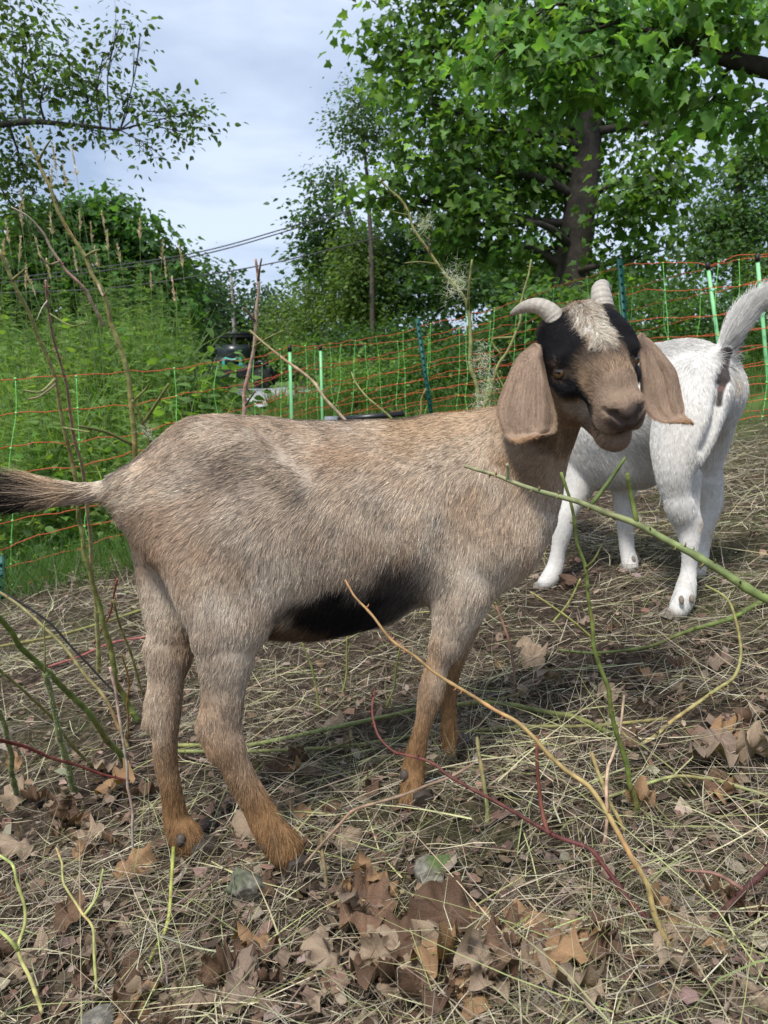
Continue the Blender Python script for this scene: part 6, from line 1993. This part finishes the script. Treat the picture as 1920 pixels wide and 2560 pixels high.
cane('bramble_cane', 'pale red stem lying level at left below the olive one', [(120, 1668), (200, 1640), (285, 1606), (375, 1592)], 'g', (3.5, 3.5), (0.30, 0.13, 0.10), (0.34, 0.13, 0.11), 10, 33)
cane('bramble_cane', 'straight olive stem standing behind the tail end of the tall canes', [(285, 1500), (300, 1560), (325, 1625), (345, 1690), (360, 1745)], (1.85, 'g'), (3.5, 5), OLV, OLV, 20, 34)
cane('dry_stem', 'orange dry stalk left of the far hind leg', [(305, 1640), (320, 1690), (322, 1760), (318, 1850)], (1.5, 'g'), (2.5, 3.5), (0.42, 0.22, 0.06), (0.40, 0.22, 0.07), 0, 35)
cane('green_stem', 'yellow green stem bending at the lower left corner', [(-15, 2110), (0, 2137), (35, 2178), (61, 2294), (46, 2369), (75, 2450), (107, 2535)], (1.0, 'g'), (4, 7), (0.36, 0.42, 0.13), (0.42, 0.42, 0.16), 0, 36, [([(46, 2369), (20, 2345), (-10, 2320)], (0.9, 0.92), (5, 4), (0.38, 0.42, 0.13))])
cane('green_stem', 'forked yellow green stem in the lower left straw', [(139, 2120), (156, 2189), (203, 2270), (226, 2311), (231, 2392), (245, 2495)], (1.0, 'g'), (3.5, 5), (0.40, 0.40, 0.16), (0.40, 0.42, 0.14), 0, 37, [([(224, 2308), (243, 2240), (258, 2172)], (0.95, 0.97), (4, 2.5), (0.40, 0.42, 0.15))])
cane('green_stem', 'yellow green stem running down from the far hind hoof', [(431, 2114), (428, 2201), (422, 2305), (376, 2392), (336, 2462)], (1.10, 'g'), (6, 6), (0.36, 0.40, 0.09), (0.40, 0.42, 0.12), 0, 38)
cane('dead_twig', 'brown twig from the hind feet to the forefoot', [(1189, 1911), (1117, 1944), (1008, 1987), (900, 2024), (856, 2056), (758, 2158)], (1.10, 1.04), (5, 5), (0.26, 0.18, 0.12), (0.28, 0.20, 0.13), 0, 39)
cane('dead_twig', 'thin dark twig lying over the grey stone by the hind hoof', [(639, 2117), (580, 2160), (521, 2207), (450, 2258)], (1.02, 0.98), (3, 4), (0.12, 0.075, 0.055), (0.14, 0.09, 0.07), 0, 40)
cane('dead_twig', 'upright brown stem in the straw right of the tan goat chest', [(1231, 1499), (1263, 1583), (1283, 1657), (1295, 1770)], (1.75, 'g'), (4, 5), (0.17, 0.10, 0.06), (0.16, 0.09, 0.055), 20, 41, [([(1240, 1520), (1232, 1505), (1222, 1490)], (1.74, 1.72), (4, 2), (0.4, 0.45, 0.14))])
cane('bramble_cane', 'pale green cane arched low at the right, below the big dead leaf', [(1525, 1995), (1594, 1968), (1693, 1939), (1760, 1948), (1817, 1963), (1930, 1992)], 'g', (5, 6), (0.27, 0.31, 0.11), (0.30, 0.33, 0.13), 10, 42)
cane('cut_stub', 'short cut greenish brown stub standing between forelegs and stone', [(1194, 1845), (1203, 1920), (1215, 2010), (1222, 2060)], (1.2, 'g'), (6, 8), (0.22, 0.20, 0.09), (0.17, 0.18, 0.06), 30, 43, cat='stub')
cane('cut_stub', 'short cut stub right of the near hind hoof', [(806, 2090), (812, 2150), (815, 2225)], (1.06, 'g'), (6, 7), (0.20, 0.16, 0.08), (0.18, 0.15, 0.07), 20, 44, cat='stub')
for m, (x0, y0, x1, y1, lab) in enumerate([(870, 1590, 860, 1740, 'left of the near foreleg'), (1000, 1620, 965, 1770, 'touching the near foreleg'), (755, 1600, 800, 1790, 'under the tan goat belly'), (1450, 1450, 1380, 1560, 'right of the tan goat chest'), (1330, 1480, 1480, 1600, 'leaning under the white goat')]):
    cane('green_stem', 'thin yellow green stem ' + lab, [(x0, y0), ((x0 + x1) / 2 + 6, (y0 + y1) / 2), (x1, y1)], (Dg(x1, y1) - 0.06, 'g'), (3, 4), (0.40, 0.44, 0.14), (0.36, 0.40, 0.12), 0, 50 + m)

# white seed fluff caught on the canes
M_FLUFF = mat_attr('seed_fluff', rough=0.9, spec=0.1, trans=0.4, noise=0.05)
for m, (x, y, D, r_, n_, lab) in enumerate([(1140, 705, 1.80, 34, 260, 'largest tuft of white seed fluff on the upright cane'), (1060, 560, 1.83, 16, 90, 'small white fluff high on the upright cane'), (1205, 900, 1.76, 30, 200, 'white fluff left of the tan goat ear, upper'), (1222, 960, 1.76, 26, 150, 'white fluff left of the tan goat ear, middle'),
                                              (1203, 1010, 1.76, 24, 130, 'white fluff left of the tan goat ear, lowest'), (370, 1080, 1.8, 18, 70, 'white fluff near the forked cane left of the tan goat hip')]):
    g = np.random.default_rng(700 + m)
    mp_ = mpp(x, y, D)
    c = P(x, y, D) + g.normal(size=(n_, 3)) * [r_ * mp_ * 0.45, 0.01, r_ * mp_ * 0.7]
    V, F_, k = ribbons(c, g.normal(size=(n_, 3)), 0.010 + 0.016 * g.random(n_), np.full(n_, 0.0006), 0.8 * g.normal(size=n_), g, seg=4)
    solo('seed_fluff', V, [F_], M_FLUFF, P(x, y, D), lab, 'fluff', 'white seed fluff on the canes', cols=np.repeat(colvar((0.74, 0.74, 0.70), n_, g, 0.06, 0.01), k, 0))
print('canes', round(time.time() - T0, 1), 's')

# ------------------------------------------------------------------ straw, litter, dead leaves, stones
def field(g, N, D0=0.55, D1=4.6, pw=1.7, m=1.5):
    D = D0 + (D1 - D0) * g.random(N) ** pw
    X = (g.random(N) * 2 - 1) * (0.52 * D + 0.12) * m
    return X, D


g = np.random.default_rng(601)
sets = []
for (n_, L0, L1, w0, cols_, wts, lift, tilt, bend, pw, sag_) in [
        (26000, 0.02, 0.075, 0.0009, [(0.17, 0.13, 0.09), (0.09, 0.068, 0.05), (0.34, 0.285, 0.20), (0.05, 0.038, 0.028), (0.26, 0.225, 0.18)], [3, 3, 2, 3, 2], 0.018, 0.24, 0.8, 1.7, 0.1),
        (19000, 0.04, 0.10, 0.0008, [(0.52, 0.47, 0.34), (0.36, 0.31, 0.22), (0.22, 0.18, 0.13)], [2, 3, 3], 0.030, 0.4, 1.1, 1.7, 0.1),
        (30000, 0.05, 0.18, 0.0012, [(0.60, 0.53, 0.37), (0.42, 0.355, 0.25), (0.25, 0.20, 0.145), (0.64, 0.60, 0.42), (0.42, 0.42, 0.22), (0.34, 0.30, 0.26), (0.17, 0.13, 0.10)], [3, 3, 3, 2, 1, 2, 2], 0.030, 0.18, 0.4, 1.6, 0.14),
        (1900, 0.10, 0.32, 0.0018, [(0.42, 0.43, 0.19), (0.54, 0.50, 0.31), (0.32, 0.36, 0.13), (0.48, 0.41, 0.25)], [2, 3, 1, 2], 0.035, 0.22, 0.28, 1.9, 0.18),
        (260, 0.12, 0.27, 0.0018, [(0.40, 0.43, 0.18), (0.56, 0.52, 0.32), (0.48, 0.48, 0.24)], [2, 2, 2], 0.04, 0.35, 0.5, 1.0, 0.3),
        (3400, 0.03, 0.11, 0.0011, [(0.42, 0.38, 0.22), (0.28, 0.30, 0.12)], [2, 1], 0.01, 1.2, 0.6, 1.7, 0.3)]:
    X, D = field(g, n_, pw=pw)
    if 0.26 < L1 < 0.28:
        D = 0.60 + 0.75 * g.random(n_)
        X = D * (-0.35 + 0.95 * g.random(n_))
    cl = vnoise(np.stack([X, D, 0 * X], 1), 0.22, 66)
    keep = g.random(n_) < np.clip(0.62 + 0.95 * cl, 0.04, 1)
    X, D = X[keep], D[keep]
    n_ = len(X)
    far = sstep(1.6, 3.5, D)
    a = g.random(n_) * 6.283
    d = np.stack([np.cos(a), np.sin(a) * 0.9, tilt * np.abs(g.normal(size=n_)) * 0.8 + (0.2 * np.cos(a))], 1)
    L = (L0 + (L1 - L0) * g.random(n_) ** 1.6) * (1 + 0.3 * far)
    p0 = np.stack([X, D, ground_h(X, D) + lift * g.random(n_)], 1) - d * (L * 0.4)[:, None]
    gz = ground_h(p0[:, 0], p0[:, 1]) + 0.003
    p0[:, 2] = np.maximum(p0[:, 2], gz)
    V, F_, k = ribbons(p0, d, L, w0 * (0.7 + 0.7 * g.random(n_)) * (1 + 0.8 * far), bend * g.normal(size=n_), g, seg=4, sag=sag_ * g.random(n_), kink=0.9)
    gr = ground_h(V[:, 0], V[:, 1])
    V[:, 2] = np.maximum(V[:, 2], gr + 0.002)
    sets.append((V, F_, np.repeat(colvar(pick(g, n_, cols_, wts), n_, g, 0.13, 0.04), k, 0)))
off = 0
Fa = []
for V, F_, _ in sets:
    Fa.append(F_ + off)
    off += len(V)
solo('straw', np.concatenate([s_[0] for s_ in sets]), [np.concatenate(Fa)], M_STRAW, (0.2, 1.6, gh(0.2, 1.6)), 'dry straw and dead grass strewn over the slope', 'straw', kind='stuff', cols=np.concatenate([s_[2] for s_ in sets]))

# crumbled bits of leaf and bark
g = np.random.default_rng(602)
N = 11000
X, D = field(g, N, pw=1.6)
k0 = g.random((N, 5)) * 0.6 + 0.5
ang = np.linspace(0, 2 * math.pi, 6)[:-1]
Vt = np.stack([np.cos(ang)[None] * k0, np.sin(ang)[None] * k0 * 0.7, 0.25 * g.normal(size=(N, 5))], -1)
sz = 0.005 + 0.014 * g.random(N) ** 2
yaw = g.random(N) * 6.283
tl_ = 0.35 * g.normal(size=(N, 2))
x_, y_ = Vt[..., 0], Vt[..., 1]
Vw = np.stack([x_ * np.cos(yaw)[:, None] - y_ * np.sin(yaw)[:, None], x_ * np.sin(yaw)[:, None] + y_ * np.cos(yaw)[:, None], Vt[..., 2] * 0.5 + x_ * tl_[:, :1] + y_ * tl_[:, 1:]], -1) * sz[:, None, None]
pos = np.stack([X, D, ground_h(X, D) + 0.004 + 0.012 * g.random(N)], 1)
V = (pos[:, None] + Vw).reshape(-1, 3)
F_ = (np.arange(N)[:, None] * 5 + np.arange(5)[None])
solo('leaf_litter', V, [F_], M_DEAD, (0.1, 1.5, gh(0.1, 1.5)), 'crumbled brown leaf bits mixed into the straw', 'leaf litter', kind='stuff',
     cols=np.repeat(colvar(pick(g, N, [(0.16, 0.10, 0.07), (0.24, 0.16, 0.115), (0.33, 0.26, 0.20), (0.09, 0.06, 0.045)], [3, 3, 2, 2]), N, g, 0.15), 5, 0), smooth=False)

# small dead twigs
g = np.random.default_rng(603)
mb = MB()
for _ in range(520):
    X, D = field(g, 1, pw=1.5)
    a = g.random() * 6.283
    L = 0.04 + 0.14 * g.random()
    p = np.array([X[0], D[0], 0.0])
    pts = np.array([p, p + [math.cos(a) * L * 0.5, math.sin(a) * L * 0.5, 0], p + [math.cos(a + 0.2) * L, math.sin(a + 0.2) * L, 0]])
    pts[:, 2] = ground_h(pts[:, 0], pts[:, 1]) + 0.006 + 0.014 * g.random(3)
    mb.tube(spline(pts, 6), np.linspace(0.0022, 0.001, 6) * (0.6 + g.random()), 5, col=np.clip(np.array([0.16, 0.115, 0.085]) * (0.6 + 0.9 * g.random()), 0, 1))
V, Fs, C_ = mb.arrays()
solo('twig_litter', V, Fs, M_CANE, (0.1, 1.4, gh(0.1, 1.4)), 'small dead twigs scattered in the straw', 'twigs', kind='stuff', cols=C_)

# whole dead leaves, each its own
g = np.random.default_rng(604)
lv, lvc = [], []
big_out = mirror([(0.0, 0.0), (0.10, -0.06), (0.22, -0.10), (0.40, -0.05), (0.34, 0.06), (0.31, 0.14), (0.44, 0.20), (0.60, 0.36), (0.66, 0.48), (0.50, 0.47), (0.40, 0.50), (0.27, 0.46), (0.30, 0.60), (0.31, 0.74), (0.18, 0.74), (0.10, 0.88), (0.0, 1.0)])
for v_ in range(14):
    o2 = np.array(big_out)
    rnd = 0.55 + 0.4 * g.random()
    an_ = np.arctan2(o2[:, 1] - 0.35, o2[:, 0])
    o2 = o2 * (1 - rnd) + rnd * np.column_stack([0.42 * np.cos(an_), 0.40 + 0.52 * np.sin(an_)])
    o2 = o2 * (1 + 0.05 * g.normal(size=(len(big_out), 2)))
    o2[:, 0] *= 0.65 + 0.4 * g.random()
    k = len(o2)
    ctr = np.array([0, 0.3])
    rings = [ctr + (o2 - ctr) * s_ for s_ in (0.33, 0.68, 1.0)]
    pts = np.concatenate([[ctr]] + rings)
    a = g.random() * 6.283
    c1, c2 = (1.0 + 1.5 * g.random()) * g.choice([-1, 1, 1]), 0.8 * g.normal()
    uu = (pts - ctr) @ np.array([math.cos(a), math.sin(a)])
    vv = (pts - ctr) @ np.array([-math.sin(a), math.cos(a)])
    z = c1 * uu ** 2 + c2 * vv ** 2 + 0.22 * np.sin(uu * 11 + g.random() * 6) * np.abs(vv) + 0.10 * g.normal(size=len(pts)) * np.linalg.norm(pts - ctr, axis=1)
    Rc = 0.20 + 0.35 * g.random()
    uc = Rc * np.sin(np.clip(uu / Rc, -2.4, 2.4))                 # rolled up about one axis
    zc = Rc * (1 - np.cos(np.clip(uu / Rc, -2.4, 2.4))) * np.sign(c1)
    pts = ctr + np.outer(uc, [math.cos(a), math.sin(a)]) + np.outer(vv, [-math.sin(a), math.cos(a)])
    z = zc + 0.35 * c2 * vv ** 2 + 0.30 * np.sin(uu * 13 + 2) * np.abs(vv) + 0.10 * np.sin(vv * 15) + 0.07 * g.normal(size=len(pts)) * np.abs(vv)
    V = np.column_stack([pts, z])
    j_ = np.arange(k)
    jn = (j_ + 1) % k
    tri = np.stack([0 * j_, 1 + j_, 1 + jn], 1)
    qd = np.concatenate([np.stack([1 + r_ * k + j_, 1 + (r_ + 1) * k + j_, 1 + (r_ + 1) * k + jn, 1 + r_ * k + jn], 1) for r_ in range(2)])
    bi_ = int(g.choice(5, p=np.array([3, 3, 2, 2, 1]) / 11))
    lvc.append(['brown', 'greyish', 'pale tan', 'dark brown', 'orange brown'][bi_])
    bc = np.array([(0.20, 0.12, 0.075), (0.26, 0.19, 0.14), (0.33, 0.245, 0.17), (0.13, 0.078, 0.05), (0.33, 0.20, 0.105)])[bi_]
    vein = 1 + 0.12 * (np.abs(pts[:, 0]) < 0.02)
    lv.append(mesh_data('dead_leaf', V, [tri, qd], M_DEAD, cols=np.clip(bc * (1 + 0.10 * g.normal(size=(len(V), 1))) * vein[:, None], 0.01, 0.8)))
spots = []
special = [(900, 2330, 0.13, 0, 'large curled dead leaf at bottom centre, left of the upturned one'), (1010, 2420, 0.13, 1, 'largest grey dead leaf lying flat at bottom centre'), (1340, 2270, 0.14, 4, 'upturned brown dead leaf with a lifted edge at bottom centre right'), (1180, 2300, 0.12, 1, 'reddish dead leaf beside the upturned one'),
           (1250, 2420, 0.12, 0, 'dark folded dead leaf in front of the upturned one'), (1790, 1885, 0.10, 3, 'big mauve dead leaf lying alone at the right'), (290, 2180, 0.09, 4, 'pale brown dead leaf below the far hind foot'), (250, 1990, 0.11, 2, 'curled dead leaf standing left of the far hind foot'),
           (170, 2060, 0.10, 0, 'dark brown dead leaf heaped at lower left'), (1080, 2350, 0.12, 2, 'crinkled tan dead leaf at bottom centre'), (330, 1985, 0.09, 1, 'grey curled dead leaf behind the far hind foot'), (770, 2040, 0.06, 2, 'small pale dead leaf right of the near hind leg'), (850, 2110, 0.06, 3, 'small rusty dead leaf right of the near hind hoof'),
           (80, 2130, 0.09, 3, 'brown dead leaf at the left edge under the yellow stem'), (1420, 2330, 0.10, 2, 'long pale dead leaf right of the upturned one'), (1900, 2290, 0.09, 0, 'dead leaf cut by the right edge low down')]
for (x, y, sz, v_, lab) in special:
    D = Dg(x, y, 0.01)
    p = P(x, y, D)
    o = link('dead_leaf', lv[(v_ * 3) % 14], None, (p[0], p[1], gh(p[0], p[1]) + 0.018), lab, 'dead leaf', 'fallen dead leaves')
    o.scale = (sz * 0.78,) * 3
    o.rotation_euler = (0.25 * g.normal() + 0.25, 0.3 * g.normal(), g.random() * 6.283)
zones = [((1120, 2380), (300, 100), 50), ((1500, 2420), (260, 110), 22), ((180, 2060), (160, 90), 26), ((1650, 1950), (260, 150), 10), ((700, 2400), (400, 130), 18), ((1350, 1720), (350, 120), 12), ((250, 2450), (220, 90), 18), ((800, 2000), (260, 110), 14), ((1500, 1640), (400, 100), 12)]
zone_names = ['in the bottom centre heap', 'at bottom right', 'left of the far hind foot', 'on the right slope', 'below the hind hooves', 'behind the forelegs', 'in the bottom left corner', 'right of the near hind leg', 'near the white goat hooves']
for zi, ((cx_, cy_), (sx_, sy_), n_) in enumerate(zones):
    for _ in range(n_):
        x, y = cx_ + sx_ * 0.6 * g.normal(), cy_ + sy_ * 0.6 * g.normal()
        if not (-20 < x < 1940 and 1450 < y < 2600):
            continue
        D = Dg(x, y)
        p = P(x, y, D)
        vi = int(g.integers(0, 14))
        sz = 0.03 + 0.05 * g.random()
        o = link('dead_leaf', lv[vi], None, (p[0], p[1], gh(p[0], p[1]) + 0.008 + 0.014 * g.random()), ('small' if sz < 0.047 else 'medium sized' if sz < 0.064 else 'large') + ' ' + lvc[vi] + ' dead leaf ' + zone_names[zi], 'dead leaf', 'fallen dead leaves')
        o.scale = (sz,) * 3
        o.rotation_euler = (0.55 * g.normal(), 0.55 * g.normal(), g.random() * 6.283)


def stone(label, x, y, size, seed, rot, col, moss=0.0):
    g2 = np.random.default_rng(seed)
    me = bpy.data.meshes.new('stone')
    import bmesh
    bm = bmesh.new()
    bmesh.ops.create_icosphere(bm, subdivisions=4, radius=1.0)
    V = np.array([v.co[:] for v in bm.verts])
    Fa_ = np.array([[v.index for v in f.verts] for f in bm.faces])
    bm.free()
    # facets: cut the ball by random planes
    for _ in range(11):
        nrm = unit(g2.normal(size=3))
        dd = 0.55 + 0.3 * g2.random()
        h_ = V @ nrm
        V = V - np.outer(np.maximum(h_ - dd, 0), nrm)
    V = V * (1 + 0.06 * vnoise(V, 0.4, seed))[:, None] + 0.035 * np.stack([vnoise(V, 0.22, seed + 30 + j_) for j_ in range(3)], 1) + 0.016 * np.stack([vnoise(V, 0.1, seed + j_) for j_ in range(3)], 1)
    V = V * np.array(size)
    V = V @ np.array(Euler(rot).to_matrix()).T
    D = Dg(x, y)
    p = P(x, y, D)
    p[2] = gh(p[0], p[1])
    cc_ = np.array(col) * (1 + 0.45 * vnoise(V, 0.010, seed + 9) + 0.3 * vnoise(V, 0.004, seed + 10) + 0.2 * g2.normal(size=len(V)))[:, None]
    if moss:
        w_ = moss * sstep(0.1, 0.6, vnoise(V, 0.03, seed + 20) + V[:, 2] / max(size))
        cc_ = over(cc_, np.array([0.07, 0.12, 0.02]), w_)
    me = mesh_data('stone', V, [Fa_], M_STONE, cols=np.clip(cc_, 0.01, 0.8))
    return link('stone', me, None, p + [0, 0, size[2] * 0.05], label, 'stone', 'stones in the straw')


M_STONE = mat_attr('stone', rough=0.85, spec=0.25, noise=0.3, scale=110, bump=0.7)
stone('grey slab of stone tilted against the near hind hoof', 628, 2235, (0.034, 0.026, 0.066), 801, (0.3, -0.5, 0.2), (0.16, 0.15, 0.12), 0.3)
stone('rounded mossy grey stone half buried right of the hind hoof', 1085, 2165, (0.045, 0.035, 0.030), 802, (0, 0, 0.4), (0.17, 0.16, 0.13), 0.7)
stone('grey stone poking in at the bottom left edge', 245, 2580, (0.04, 0.03, 0.03), 803, (0, 0, 1), (0.16, 0.15, 0.125))
print('done', round(time.time() - T0, 1), 's')

# things that look alike are told apart by their order across the picture
ORD = ['first', 'second', 'third', 'fourth', 'fifth', 'sixth', 'seventh', 'eighth', 'ninth', 'tenth', 'eleventh', 'twelfth', 'thirteenth', 'fourteenth', 'fifteenth', 'sixteenth', 'seventeenth', 'eighteenth', 'nineteenth', 'twentieth',
       'twenty-first', 'twenty-second', 'twenty-third', 'twenty-fourth', 'twenty-fifth', 'twenty-sixth', 'twenty-seventh', 'twenty-eighth', 'twenty-ninth', 'thirtieth']
same = {}
for o in scene.objects:
    if o.parent is None and o.get('group') in ('fallen dead leaves', 'reed grass stalks with seed heads'):
        same.setdefault(o['label'], []).append(o)


def screen_x(o):
    p = np.array(o.location) if o.type == 'MESH' else np.array(o.children[0].data.vertices[len(o.children[0].data.vertices) - 1].co) + np.array(o.location)
    v = p - CC
    return float(v @ CR / max(1e-3, v @ CF))


for lab, os_ in same.items():
    if len(os_) > 1:
        for k, o in enumerate(sorted(os_, key=screen_x)):
            o['label'] = lab + ', ' + ORD[min(k, 29)] + ' from left'
